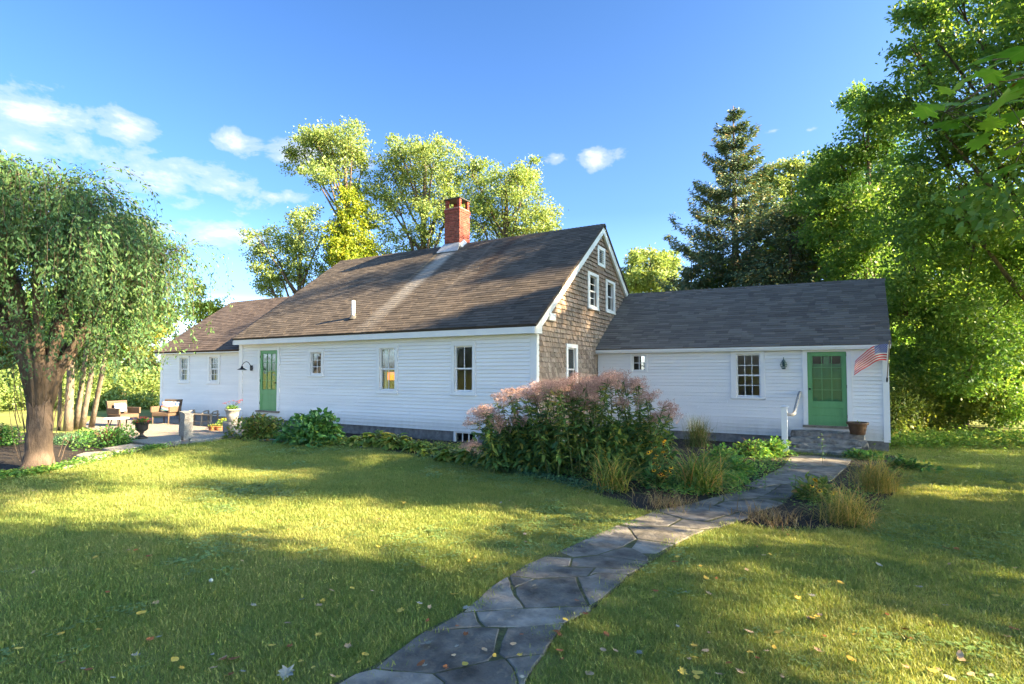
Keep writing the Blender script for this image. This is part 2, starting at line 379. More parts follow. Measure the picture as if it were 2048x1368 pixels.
STONES = [c8(p) for p in [
    [(100, 1170), (225, 1138), (615, 1172), (690, 1230), (560, 1420), (-330, 1420)],
    [(620, 1172), (980, 1090), (1090, 1072), (1140, 1130), (1170, 1216), (1190, 1420), (565, 1420), (695, 1230)],
    [(1095, 1070), (1345, 1040), (1285, 1110), (1230, 1216), (1195, 1420), (1175, 1216), (1145, 1130)],
    [(225, 1135), (400, 1000), (560, 885), (940, 860), (1055, 870), (1035, 950), (1018, 1040), (980, 1088), (615, 1170)],
    [(1105, 868), (1480, 836), (1400, 950), (1345, 1038), (1090, 1068), (1050, 1040), (1065, 960)],
    [(600, 883), (800, 765), (890, 757), (908, 820), (940, 857), (650, 883)],
    [(897, 757), (1220, 735), (1650, 720), (1660, 745), (1480, 832), (1180, 862), (960, 857), (920, 815)],
    [(815, 757), (1000, 590), (1105, 525), (1130, 600), (1150, 650), (1215, 732), (905, 752)],
    [(1120, 520), (1285, 538), (1155, 592), (1135, 575)],
    [(1157, 595), (1290, 540), (1560, 525), (1582, 600), (1640, 717), (1222, 731), (1160, 640)],
    [(1568, 526), (1635, 520), (1700, 500), (1900, 508), (1880, 540), (1740, 660), (1652, 716), (1603, 620)],
    [(1120, 515), (1205, 458), (1300, 450), (1682, 463), (1635, 518), (1300, 534)],
    [(1690, 464), (1972, 476), (1905, 506), (1690, 498), (1648, 514)],
    [(1205, 455), (1350, 390), (1530, 400), (1515, 452)],
    [(1536, 401), (1700, 380), (2040, 425), (1975, 472), (1525, 453)],
    [(1365, 386), (1560, 300), (1830, 180), (1900, 195), (1958, 270), (1872, 320), (1700, 376), (1500, 395)],
    [(1705, 379), (1872, 326), (1930, 335), (2032, 392), (2040, 423)]]] + [c7(p) for p in [
    [(336, 768), (556, 798), (450, 852), (345, 850), (300, 820)],
    [(228, 684), (290, 690), (520, 696), (690, 712), (730, 715), (640, 755), (560, 797), (335, 765), (285, 702)],
    [(242, 680), (430, 602), (590, 648), (515, 690), (290, 687)],
    [(600, 649), (730, 666), (860, 681), (815, 697), (700, 708), (525, 692)],
    [(440, 598), (640, 562), (780, 571), (925, 605), (735, 661), (600, 645)],
    [(742, 665), (928, 609), (1000, 613), (985, 640), (920, 660), (870, 680)],
    [(645, 559), (840, 502), (835, 538), (780, 567)],
    [(846, 500), (1045, 465), (1172, 444), (1090, 500), (1030, 524), (842, 542)],
    [(788, 569), (842, 546), (1030, 528), (1190, 530), (1190, 558), (1000, 610), (930, 603)],
    [(1096, 500), (1180, 445), (1335, 435), (1330, 455), (1220, 525), (1037, 525)],
    [(965, 450), (1120, 372), (1330, 380), (1450, 428), (1330, 432), (1172, 441), (1045, 462)],
    [(1128, 370), (1190, 336), (1562, 336), (1500, 395), (1458, 425), (1340, 377)],
    [(1195, 331), (1235, 272), (1605, 275), (1567, 331)]]]
def rough_poly(poly, amp, seg, r):
    """break straight edges into short uneven ones"""
    out = []
    for a, b in zip(poly, poly[1:]+poly[:1]):
        L = math.dist(a, b); k = max(1, int(L/seg)); nx, ny = -(b[1]-a[1])/(L+1e-9), (b[0]-a[0])/(L+1e-9)
        for i in range(k):
            t_ = i/k; j = r.gauss(0, amp) if i else 0
            out.append((a[0]+(b[0]-a[0])*t_+nx*j, a[1]+(b[1]-a[1])*t_+ny*j))
    return out
for i, px in enumerate(STONES):
    poly = inset(pxpoly(px), .003); poly = rough_poly(poly, .005, .11, rnd)
    top = inset(poly, .006); hgt = rnd.uniform(.0205, .027); tx, ty = rnd.gauss(0, .004), rnd.gauss(0, .004)
    cx = sum(p[0] for p in poly)/len(poly); cyy = sum(p[1] for p in poly)/len(poly)
    zz = lambda x, y: gz(x, y)+hgt+(x-cx)*tx+(y-cyy)*ty
    if area(poly) < 0: poly = poly[::-1]
    n = len(poly); v = [(x, y, gz(x, y)-.02) for x, y in poly]+[(x, y, zz(x, y)-.005) for x, y in poly]+[(x, y, zz(x, y)) for x, y in top]
    f = [tuple(range(2*n, 3*n))]+[(k*n+a, k*n+(a+1) % n, k*n+n+(a+1) % n, k*n+n+a) for k in (0, 1) for a in range(n)]
    MB().add(v, f).build('flagstone', SLATE, path)

# ------------------------------------------------------------------ the farmhouse
house = thing('farmhouse', (-8, 14, -.3), 'white clapboard farmhouse with a shingled gable, brick chimney and two side wings', 'house')
XL, XC, YM, YE, XE, YW, XW = -17.5, -5.94, 11.70, 15.88, 1.50, 11.90, -22.84
RIDGE_Y, RIDGE_Z, EAVE_Y, EAVE_Z = 16.25, 6.28, 11.45, 2.72
SL = (RIDGE_Z-EAVE_Z)/(RIDGE_Y-EAVE_Y)
ID = lambda p: p
front = lambda Y: (lambda p: (p[0], Y+p[1], p[2]))          # local -y looks out of the front wall
side = lambda X: (lambda p: (X-p[1], p[0], p[2]))           # local x runs along +Y, -y looks towards +X
lside = lambda X: (lambda p: (X+p[1], -p[0], p[2]))         # looks towards -X
def cells(x0, x1, z0, z1, ops):
    xs = sorted({x0, x1, *[min(max(a, x0), x1) for o in ops for a in (o[0], o[1])]}); zs = sorted({z0, z1, *[min(max(a, z0), z1) for o in ops for a in (o[2], o[3])]})
    for j in range(len(zs)-1):
        run = None
        for i in range(len(xs)-1):
            cx, cz = (xs[i]+xs[i+1])/2, (zs[j]+zs[j+1])/2
            hole = any(o[0] < cx < o[1] and o[2] < cz < o[3] for o in ops)
            if not hole: run = [xs[i], xs[i+1]] if run is None else [run[0], xs[i+1]]
            if (hole or i == len(xs)-2) and run: yield run[0], run[1], zs[j], zs[j+1]; run = None
unit_board = None
def board_mesh():
    # one clapboard, 1 m long: proud at its lower edge
    v = [(0, -.030, 0), (1, -.030, 0), (1, .004, 0), (0, .004, 0), (0, -.0045, .103), (1, -.0045, .103), (1, .004, .103), (0, .004, .103)]
    me = bpy.data.meshes.new('clapboard'); me.from_pydata(v, [], [(0, 3, 2, 1), (4, 5, 6, 7), (0, 1, 5, 4), (1, 2, 6, 5), (2, 3, 7, 6), (3, 0, 4, 7)]); me.update(); me.materials.append(WHITE); return me
unit_board = board_mesh()
def clapwall(Y, x0, x1, z0, z1, openings, cuts, exp=.0955):
    mb = MB(front(Y))
    for a, b, c, d in cells(x0, x1, z0, z1, openings): mb.box((a, 0.004, c), (b, .12, d))
    w = mb.build('clapboard_wall', WHITE, house)
    z = z0; n = 0
    while z < z1-.03:
        h = min(exp, z1-z); segs = [(x0, x1)]
        for o in cuts:
            if o[2] < z+h*.75 and o[3] > z+h*.35:
                segs = [s for a, b in segs for s in ((a, min(b, o[0])), (max(a, o[1]), b)) if s[1]-s[0] > .02]
        for a, b in segs:
            pieces = [(a, b)]
            if b-a > 4.2: k = a+(b-a)*rnd.uniform(.3, .7); pieces = [(a, k-.001), (k+.001, b)]
            for p, q in pieces:
                obj('clapboard', unit_board, w, (p, Y+rnd.uniform(-.0015, .001), z+rnd.uniform(-.002, .002)), (0, rnd.gauss(0, .0004), 0), (q-p, 1, h/.1*.90))
        z += exp
    return w
def window(M, cas, gl, sash, sill=True, parent=house, label=None, cw=None, interior=None):
    """cas = outer casing rect, gl = glazed rect (x0,x1,z0,z1); sash = list of (rows, cols) from bottom to top"""
    X0, X1, Z0, Z1 = cas; a, b, c, d = gl; s = .035; oa, ob, oc, od = a-s, b+s, c-s-.01, d+s
    mb = MB(M); zs = Z0+(.045 if sill else 0)
    mb.box((X0, -.044, od), (X1, .10, Z1)); mb.box((X0, -.042, zs), (oa, .10, od-.001)); mb.box((ob, -.042, zs), (X1, .10, od-.001))
    mb.box((oa+.0005, -.040, zs), (ob-.0005, .10, oc))
    w = mb.build('window', TRIM, house)
    if label: w['label'] = label
    if sill: MB(M).bevbox((X0-.025, -.06, Z0), (X1+.025, .02, Z0+.044), .006).build('sill', TRIM, w)
    n = len(sash); hh = (d-c)/n
    for k, (rows, cols) in enumerate(sash):
        y = .018+(.022 if (n > 1 and k == 0) else 0) if n > 1 else .02
        z0, z1 = c+k*hh, c+(k+1)*hh; q = .02; m2 = MB(M)
        e0 = z0-(s if k == 0 else q); e1 = z1+(s if k == n-1 else q)
        m2.box((oa+.001, y, e0), (a, y+.03, e1)); m2.box((b, y, e0), (ob-.001, y+.03, e1))
        m2.box((a, y+.001, e0), (b, y+.029, z0+(q if k else 0))); m2.box((a, y+.001, z1-(q if k < n-1 else 0)), (b, y+.029, e1))
        m = .009
        for i in range(1, cols): x = a+(b-a)*i/cols; m2.box((x-m, y+.003, z0), (x+m, y+.024, z1))
        for j in range(1, rows): z = z0+(z1-z0)*j/rows; m2.box((a, y+.004, z-m), (b, y+.023, z+m))
        m2.build('sash', TRIM, w)
        for i in range(cols):
            for j in range(rows):
                x0, x1 = a+(b-a)*i/cols+.004, a+(b-a)*(i+1)/cols-.004; p0, p1 = z0+(z1-z0)*j/rows+.004, z0+(z1-z0)*(j+1)/rows-.004
                MB(M).box((x0, y+.012, p0), (x1, y+.015, p1)).build('pane', GLASS, w)
    return w
def door(Y, x0, x1, z0, z1, cas, gz0, hand, label):
    M = front(Y); C0, C1, D0, D1 = cas
    mb = MB(M); mb.box((C0, -.044, z0), (x0-.004, .10, z1+.003)); mb.box((x1+.004, -.044, z0), (C1, .10, z1+.003)); mb.box((C0, -.046, z1+.004), (C1, .10, D1))
    mb.build('door_casing', TRIM, house)
    MB(M).bevbox((C0-.02, -.10, z0-.055), (C1+.02, .12, z0-.004), .008).build('threshold', WOODG, house)
    st = .095; a, b = x0+st+.01, x1-st-.01; c, d = gz0, z1-.11; mb = MB(M); y0, y1 = -.016, .022
    mb.bevbox((x0, y0, z0), (x0+st, y1, z1), .004); mb.bevbox((x1-st, y0, z0), (x1, y1, z1), .004)
    mb.bevbox((x0+st, y0+.001, z1-.10), (x1-st, y1-.001, z1), .004); mb.bevbox((x0+st, y0+.001, z0), (x1-st, y1-.001, z0+.05), .004); mb.bevbox((x0+st, y0+.001, c-.17), (x1-st, y1-.001, c-.012), .004)
    dr = mb.build('door', GREEN, house); dr['label'] = label
    for q0, q1 in ((z0+.05, (z0+.05+c-.17)/2-.0015), ((z0+.05+c-.17)/2+.0015, c-.17)): MB(M).bevbox((x0+st, -.004, q0), (x1-st, .014, q1), .003).build('panel', GREEN, dr)
    mb = MB(M); mb.box((x0+st, -.012, c-.012), (a, .018, z1-.1)); mb.box((b, -.012, c-.012), (x1-st, .018, z1-.1)); mb.box((a, -.012, c-.011), (b, .017, c)); mb.box((a, -.012, d), (b, .017, z1-.1))
    for i in (1, 2): x = a+(b-a)*i/3; mb.box((x-.009, -.012, c), (x+.009, .016, d))
    for j in (1, 2, 3): z = c+(d-c)*j/4; mb.box((a, -.011, z-.009), (b, .015, z+.009))
    mb.build('glazing_bars', GREEN, dr)
    for i in range(3):
        for j in range(4): MB(M).box((a+(b-a)*i/3+.006, .002, c+(d-c)*j/4+.006), (a+(b-a)*(i+1)/3-.006, .005, c+(d-c)*(j+1)/4-.006)).build('pane', GLASS, dr)
    hx = x0+.045 if hand < 0 else x1-.045
    h = MB(M); h.tube([(hx, -.016, z0+.92), (hx, -.06, z0+.92)], .012, 10); h.lathe([(.0, 0), (.02, .003), (.028, .015), (.028, .03), (.02, .042), (0, .045)], (hx, -.065, z0+.90), 12); h.build('door_knob', METALD, dr, True)
    for q in (.2, .95, 1.75):
        hx2 = x1+.002 if hand < 0 else x0-.002
        MB(M).tube([(hx2, -.022, z0+q), (hx2, -.022, z0+q+.085)], .007, 8).build('hinge', METALD, dr)
    # the inner door seen through the storm door: stiles round four sunk panels, small lights at the top
    mb = MB(M); Y0 = .075
    mb.box((x0, Y0+.02, z0), (x1, Y0+.04, z1-.36))
    for xa, xb in ((x0, x0+.13), ((x0+x1)/2-.07, (x0+x1)/2+.07), (x1-.13, x1)): mb.box((xa, Y0, z0), (xb, Y0+.0195, z1))
    for za, zb in ((z0, z0+.2), (z0+.82, z0+.98), (z1-.40, z1-.30), (z1-.1, z1)):
        for xa, xb in ((x0+.13, (x0+x1)/2-.07), ((x0+x1)/2+.07, x1-.13)): mb.box((xa, Y0+.001, za), (xb, Y0+.0195, zb))
    mb.build('inner_door', GREEN, house)

mw = [(-13.86, -13.44, 1.56, 2.18), (-10.96, -10.45, 1.12, 2.25), (-8.32, -7.82, 1.13, 2.25)]
mc = [(-13.99, -13.31, 1.45, 2.31), (-11.09, -10.31, .98, 2.39), (-8.45, -7.69, .98, 2.39)]
md, mdc = (-16.37, -15.48, .32, 2.32), (-16.47, -15.37, .26, 2.41)
grow = lambda o, k=.03: (o[0]-k, o[1]+k, o[2]-k-.01, o[3]+k)
clapwall(YM, XL+.19, XC-.155, .04, 2.53, [grow(o) for o in mw]+[md], mc+[mdc])
for (c_, g_, s_) in zip(mc, mw, ([(3, 2)], [(1, 2), (1, 2)], [(1, 2), (1, 2)])): window(front(YM), c_, g_, s_)
door(YM, *md, mdc, 1.02, 1, 'green glazed storm door of the main house')
ew, ec = [(-1.90, -1.37, .97, 2.05), (-4.80, -4.47, 1.67, 2.07)], [(-2.07, -1.23, .87, 2.15), (-4.90, -4.37, 1.60, 2.15)]
ed, edc = (-.23, .625, .245, 2.11), (-.34, .735, .19, 2.17)
clapwall(YE, XC+.02, XE-.13, -.08, 2.18, [grow(o) for o in ew]+[ed], ec+[edc], .0925)
window(front(YE), ec[0], ew[0], [(2, 3), (2, 3)]); window(front(YE), ec[1], ew[1], [(2, 2)], False)
door(YE, *ed, edc, .86, -1, 'green glazed storm door of the right wing')
ww, wc = [(-19.54, -19.08, 1.30, 2.12), (-21.46, -21.0, 1.30, 2.12)], [(-19.69, -18.93, 1.16, 2.21), (-21.61, -20.85, 1.16, 2.21)]
clapwall(YW, XW+.14, XL+.002, 0, 2.30, [grow(o) for o in ww], wc)
for c_, g_ in zip(wc, ww): window(front(YW), c_, g_, [(2, 3), (2, 3)])
# corner boards
for nm, Y, x0, x1, z0, z1 in (('corner_board', YM, XL-.01, XL+.19, .02, 2.56), ('corner_board', YM, XC-.155, XC-.002, .02, 2.56), ('corner_board', YE, XE-.13, XE, -.10, 2.19), ('corner_board', YW, XW, XW+.14, -.02, 2.31)):
    MB(front(Y)).box((x0, -.038, z0), (x1, .11, z1)).build(nm, TRIM, house)
MB(side(XC)).box((YM-.034, -.024, .02), (YM+.11, .003, 2.66)).build('corner_board', TRIM, house)
# foundations
def found(x0, x1, y0, y1, z1, ops=()):
    mb = MB(front(y0))
    for a, b, c, d in cells(x0, x1, -.9, z1, ops): mb.box((a, 0, c), (b, .3, d))
    mb.box((x0, .3, -.9), (x0+.3, y1-y0, z1)); mb.box((x1-.3, .3, -.9), (x1, y1-y0, z1))
    mb.build('foundation', STONEF, house)
found(XL+.03, XC-.02, YM+.03, 20.75, .035, [(-8.36, -7.70, -.22, .03)]); found(XC+.05, XE-.03, YE+.03, 21.6, -.085); found(XW+.03, XL, YW+.03, 18.0, -.005)
cw = MB(front(YM+.03)); cw.box((-8.40, -.02, .0), (-7.66, .05, .034)); cw.box((-8.40, -.02, -.24), (-8.33, .05, 0)); cw.box((-7.73, -.02, -.24), (-7.66, .05, 0))
for x in (-8.13, -7.93): cw.box((x-.012, 0, -.24), (x+.012, .03, 0))
cwo = cw.build('cellar_window', TRIM, house)
for x0, x1 in ((-8.33, -8.142), (-8.118, -7.942), (-7.918, -7.73)): MB(front(YM+.03)).box((x0, .012, -.24), (x1, .015, 0)).build('pane', GLASS, cwo)
# remaining walls (closed boxes so that rooms are dark)
bw = MB(); bw.box((XL+.1, 20.7, .04), (XC-.05, 20.8, 2.7)); bw.build('back_wall', WHITE, house)
bw = MB(); bw.box((XC, 21.55, -.08), (XE-.05, 21.65, 2.25)); bw.build('back_wall', WHITE, house)
bw = MB(); bw.box((XW+.05, 17.9, 0), (XL, 18.0, 2.3)); bw.build('back_wall', WHITE, house)
def endwall(M, xa, xb, z0, ez, rx, rz):
    mb = MB(M); mb.add([(xa, 0, z0), (xb, 0, z0), (xb, 0, ez), (rx, 0, rz), (xa, 0, ez), (xa, .1, z0), (xb, .1, z0), (xb, .1, ez), (rx, .1, rz), (xa, .1, ez)],
        [(0, 1, 2, 3, 4), (9, 8, 7, 6, 5)]+[(i, 5+i, 5+(i+1) % 5, (i+1) % 5) for i in range(5)])
    z = z0
    while z < rz-.12:
        k = max(0., (z+.09-ez)/(rz-ez)); a = xa+(rx-xa)*k; b = xb+(rx-xb)*k
        mb.hexa([(a, -.017, z), (b, -.017, z), (b, -.0005, z), (a, -.0005, z), (a, -.005, z+.096), (b, -.005, z+.096), (b, -.0005, z+.096), (a, -.0005, z+.096)]); z += .0955
    return mb.build('end_wall', WHITE, house)
endwall(side(XE-.02), YE+.02, 21.6, -.08, 2.2, 18.8, 4.2)
endwall(lside(XL+.03), -20.75, -YM-.05, .04, 2.70, -RIDGE_Y, RIDGE_Z-.1)
endwall(lside(XW+.03), -17.95, -YW-.02, 0, 2.3, -15.0, 4.55)
# cedar-shingled gable
gcas = [(15.03, 15.94, 3.49, 4.62), (16.60, 17.51, 3.52, 4.61), (13.43, 14.22, .98, 2.37), (15.88, 16.56, 4.94, 5.57)]
ggl = [(15.24, 15.75, 3.65, 4.49), (16.80, 17.32, 3.68, 4.49), (13.58, 14.07, 1.12, 2.23)]
lim = lambda z: (YM+.09 if z < 2.6 else max(YM+.09, EAVE_Y+.12+(z-EAVE_Z)/SL), 20.7 if z < 2.6 else 2*RIDGE_Y-EAVE_Y-.12-(z-EAVE_Z)/SL)
mb = MB(side(XC-.004)); z = .04
while z < 6.12:
    a, b = lim(z+.065)
    if b-a > .05:
        for p, q, r_, s_ in cells(a, b, z, min(z+.13, 6.12), [grow(o) for o in ggl]+[(15.95, 16.5, 5.0, 5.5)]): mb.box((p, .003, r_), (q, .10, s_))
    z += .13
gw = mb.build('shingled_gable_wall', CEDAR, house)
sv = [(0, -.034, 0), (1, -.034, 0), (1, .003, 0), (0, .003, 0), (0, -.006, 1), (1, -.006, 1), (1, .003, 1), (0, .003, 1)]
sf = [(0, 3, 2, 1), (4, 5, 6, 7), (0, 1, 5, 4), (1, 2, 6, 5), (2, 3, 7, 6), (3, 0, 4, 7)]
cedar_me = bpy.data.meshes.new('cedar_shingle'); cedar_me.from_pydata([(x, y, z) for x, y, z in sv], [], sf); cedar_me.update(); cedar_me.materials.append(CEDAR)
items = []; z = .03; row = 0
while z < 6.1:
    a, b = lim(z+.09); x = a
    while x < b-.02:
        w_ = min(rnd.uniform(.07, .165), b-x); xm = x+w_/2
        covered = xm > YE-.15 and z+.14 < 2.27+.67*(xm-15.68)-.12
        if not covered and xm < 19.3:
            segs = [(x+.0015, x+w_-.0015)]
            for o in gcas:
                if o[2] < z+.11 and o[3] > z+.02: segs = [s_ for p, q in segs for s_ in ((p, min(q, o[0])), (max(p, o[1]), q)) if s_[1]-s_[0] > .012]
            for p, q in segs: items.append((p, q, z+rnd.uniform(-.005, .005), .121))
        x += w_
    z += .130; row += 1
items.sort(key=lambda i: (XC**2+i[0]**2+(i[2]-H)**2))
for p, q, z, h in items[:300]: obj('cedar_shingle', cedar_me, gw, (XC, p, z), (0, 0, R(90)), (q-p, rnd.uniform(.8, 1.2), h))
mb = MB(side(XC))
for p, q, z, h in items[300:]:
    y_ = rnd.uniform(.8, 1.2); mb.add([(p+(q-p)*a, b*y_, z+h*c) for a, b, c in sv], sf)
tag(mb.build('cedar_shingle_field', CEDAR, gw), kind='stuff')
window(side(XC), gcas[0], ggl[0], [(2, 1), (2, 1)]); window(side(XC), gcas[1], ggl[1], [(1, 1), (1, 1)]); window(side(XC), gcas[2], ggl[2], [(1, 1), (1, 1)])
lv = MB(side(XC)); a, b, c, d = gcas[3]
lv.box((a, -.036, c), (a+.13, .05, d)); lv.box((b-.13, -.036, c), (b, .05, d)); lv.box((a+.13, -.034, d-.10), (b-.13, .05, d)); lv.box((a+.13, -.034, c), (b-.13, .05, c+.09))
lo = lv.build('louvre_vent', TRIM, house)
for k in range(7):
    z = c+.10+k*.062; MB(side(XC)).hexa([(a+.13, -.025, z), (b-.13, -.025, z), (b-.13, .03, z+.035), (a+.13, .03, z+.035), (a+.13, -.025, z+.01), (b-.13, -.025, z+.01), (b-.13, .03, z+.045), (a+.13, .03, z+.045)]).build('slat', TRIM, lo)
MB(side(XC)).box((a+.1, .06, c), (b-.1, .065, d)).build('vent_screen', DARKIN, lo)
mb = MB(side(XC)); mb.bevbox((12.22, -.11, 2.90), (12.60, -.02, 3.09), .012); mb.box((12.26, -.118, 2.93), (12.56, -.111, 3.06)); mb.build('dryer_vent', TRIM, house)
# roofs ------------------------------------------------------
tv = [(0, 0, -.002), (1, 0, -.002), (1, 1, -.002), (0, 1, -.002), (0, 0, .013), (1, 0, .013), (1, 1, .003), (0, 1, .003)]
def tabmesh(mat):
    me = bpy.data.meshes.new('roof_shingle'); me.from_pydata(tv, [], sf); me.update(); me.materials.append(mat); return me
alltabs = []; roofs = []
def roof(A, B, Cc, D, mat, exp=.135, tab=.305, thick=.06, sag=0, name='roof', seed=1):
    A, B, Cc, D = map(Vector, (A, B, Cc, D)); up = ((D-A)+(Cc-B)).normalized(); nrm = (B-A).cross(D-A).normalized()
    lo_ = [p-nrm*.003 for p in (A, B, Cc, D)]; dn = [p-nrm*thick for p in lo_]
    r_ = MB().hexa(dn+lo_).build(name, mat, house); ri = len(roofs); roofs.append((r_, tabmesh(mat)))
    r2 = random.Random(seed); L = (D-A).length; n = int(L/exp)+1; pitch = math.atan2(up.z, math.hypot(up.x, up.y)); face = nrm.y < 0
    for j in range(n):
        t_ = j*exp/L; t1 = min((j*exp+exp+.035)/L, 1.0)
        if t_ > .995: break
        p0 = A.lerp(D, t_); p1 = B.lerp(Cc, t_); W = (p1-p0).length; x = -r2.choice((0, .5))*tab - r2.uniform(0, .08)
        while x < W-.01:
            w_ = tab*r2.choice((1, 1, 1, .5, 1.5)); a = max(0, x); b = min(W, x+w_)
            if b-a > .03:
                s_ = sag*math.sin(math.pi*(a/W))*(1-t_)
                loc = p0.lerp(p1, a/W)+nrm*(r2.uniform(0, .003)-s_)+up*r2.uniform(-.004, .003)
                alltabs.append((ri, loc, b-a-.006, (t1-t_)*L, pitch, p0, p1, up, nrm))
            x += w_
    return r_
SLR = .62
rm = roof((XL-.02, EAVE_Y-.04, EAVE_Z+.02), (XC+.13, EAVE_Y-.04, EAVE_Z+.02), (XC+.13, RIDGE_Y, RIDGE_Z+.03), (XL-.06, RIDGE_Y, RIDGE_Z+.03), ROOF_MAIN, .132, sag=0, seed=3)
re_ = roof((XC+.005, 15.66, 2.29), (XE+.05, 15.66, 2.265), (XE+.22, 18.8, 4.31), (XC+.005, 18.8, 4.39), ROOF_ELL, .125, .33, seed=4)
rw = roof((XW-.22, 11.66, 2.38), (XL+.03, 11.66, 2.38), (XL+.03, 15.0, 4.76), (XW-.30, 15.0, 4.76), ROOF_WING, .14, .33, seed=5)
alltabs.sort(key=lambda q: q[1].xyz.to_2d().length+abs(q[1].z-H)*.3)
for ri, loc, w_, h_, pitch, *_ in alltabs[:300]:
    obj('roof_shingle', roofs[ri][1], roofs[ri][0], loc, (pitch, 0, 0), (w_, h_, rnd.uniform(.8, 1.3)))
for ri, (r_, me_) in enumerate(roofs):
    mb = MB()
    for q in alltabs[300:]:
        if q[0] != ri: continue
        _, loc, w_, h_, pitch, p0, p1, up, nrm = q; xx = (p1-p0).normalized(); zk = rnd.uniform(.8, 1.3)
        mb.add([loc+xx*(a*w_)+up*(b*h_)+nrm*(c*zk) for a, b, c in tv], sf)
    tag(mb.build('roof_shingle_field', me_.materials[0], r_), kind='stuff')
# back slopes, ridge caps
def slab(name, A, B, Cc, D, mat, th=.06):
    A, B, Cc, D = map(Vector, (A, B, Cc, D)); n_ = (B-A).cross(D-A).normalized()
    return MB().hexa([p-n_*th for p in (A, B, Cc, D)]+[A, B, Cc, D]).build(name, mat, house)
slab('roof', (XC+.13, 2*RIDGE_Y-EAVE_Y+.04, EAVE_Z+.02), (XL-.02, 2*RIDGE_Y-EAVE_Y+.04, EAVE_Z+.02), (XL-.06, RIDGE_Y+.001, RIDGE_Z+.03), (XC+.13, RIDGE_Y+.001, RIDGE_Z+.03), ROOF_MAIN)
slab('roof', (XE+.05, 21.9, 2.27), (XC+.005, 21.9, 2.29), (XC+.005, 18.801, 4.39), (XE+.22, 18.801, 4.31), ROOF_ELL)
slab('roof', (XL+.03, 18.3, 2.38), (XW-.22, 18.3, 2.38), (XW-.30, 15.001, 4.76), (XL+.03, 15.001, 4.76), ROOF_WING)
def ridgecap(x0, x1, y, z0, z1, mat, s):
    k = 0; mb = MB(); L = x1-x0; n = int(L/.14)
    for i in range(n):
        a, b = x0+L*i/n, x0+L*(i+1)/n+.03; z = z0+(z1-z0)*i/n+.012; j = .006
        mb.hexa([(a, y-.12, z-.12*s), (b, y-.12, z-.12*s-j), (b, y, z-j), (a, y, z), (a, y-.12, z-.12*s+.012), (b, y-.12, z-.12*s-j+.004), (b, y, z-j+.004), (a, y, z+.012)])
        mb.hexa([(a, y, z), (b, y, z-j), (b, y+.12, z-.12*s-j), (a, y+.12, z-.12*s), (a, y, z+.012), (b, y, z-j+.004), (b, y+.12, z-.12*s-j+.004), (a, y+.12, z-.12*s+.012)])
    return tag(mb.build('ridge_cap', mat, house))
ridgecap(XL-.06, -11.95, RIDGE_Y, RIDGE_Z+.02, RIDGE_Z+.02, ROOF_MAIN, SL); ridgecap(-11.17, XC+.12, RIDGE_Y, RIDGE_Z+.02, RIDGE_Z+.02, ROOF_MAIN, SL)
ridgecap(XC+.02, XE+.21, 18.8, 4.38, 4.30, ROOF_ELL, .67); ridgecap(XW-.3, XL+.02, 15.0, 4.75, 4.75, ROOF_WING, .71)
# eaves: fascia, soffit, frieze, rakes
def eave(x0, x1, y0, yw, ztop, zbot, zb2=None):
    MB().box((x0, y0, zbot), (x1, y0+.03, ztop)).build('fascia', TRIM, house)
    MB().box((x0+.004, y0+.031, zbot+.01), (x1-.004, yw+.02, zbot+.03)).build('soffit', TRIM, house)
eave(XL-.01, XC+.10, EAVE_Y, YM, EAVE_Z+.00, 2.53)
eave(XC+.01, XE+.03, 15.69, YE, 2.265, 2.165)
MB().box((XC+.01, 15.665, 2.215), (XE+.03, 15.689, 2.262)).build('crown_moulding', TRIM, house)
eave(XW-.18, XL-.02, 11.70, YW, 2.36, 2.295)
MB(front(YM)).box((XL+.195, -.02, 2.49), (XC-.16, .003, 2.538)).build('frieze_board', TRIM, house)
rk = .20/math.cos(math.atan(SL))
for sgn, nm in ((1, 'rake_board'), (-1, 'rake_board')):
    f_ = lambda y: RIDGE_Y+(y-RIDGE_Y)*sgn
    e0 = EAVE_Y-.03
    pts = [(f_(e0), EAVE_Z-.055), (f_(RIDGE_Y), RIDGE_Z-.04), (f_(RIDGE_Y), RIDGE_Z-.04-rk), (f_(e0+.14), EAVE_Z-.055-rk+.14*SL), (f_(e0), EAVE_Z-.20)]
    if sgn < 0: pts = pts[::-1]
    m_ = MB(side(XC)); n = len(pts); m_.add([(p[0], -.10, p[1]) for p in pts]+[(p[0], -.028, p[1]) for p in pts], [tuple(range(n)), tuple(range(2*n-1, n-1, -1))]+[(i, n+i, n+(i+1) % n, (i+1) % n) for i in range(n)])
    m_.build(nm, TRIM, house)
m_ = MB(side(XC)); m_.box((EAVE_Y-.001, -.098, 2.535), (YM+.13, -.0285, 2.70)); m_.build('eave_return', TRIM, house)
# left rake of the wing, left rake of main
for X_, e_, r_, y_, zr in ((XW-.02, (11.68, 2.31), (15.0, 4.68), 15, 4.68), (XL-.02, (EAVE_Y, EAVE_Z-.06), (RIDGE_Y, RIDGE_Z-.05), RIDGE_Y, RIDGE_Z)):
    for sg in (1, -1):
        g_ = lambda y: y_+(y-y_)*sg
        MB().hexa([(X_-.03, g_(e_[0]), e_[1]-.12), (X_+.02, g_(e_[0]), e_[1]-.12), (X_+.02, g_(r_[0]), r_[1]-.16), (X_-.03, g_(r_[0]), r_[1]-.16), (X_-.03, g_(e_[0]), e_[1]), (X_+.02, g_(e_[0]), e_[1]), (X_+.02, g_(r_[0]), r_[1]), (X_-.03, g_(r_[0]), r_[1])]).build('rake_board', TRIM, house)
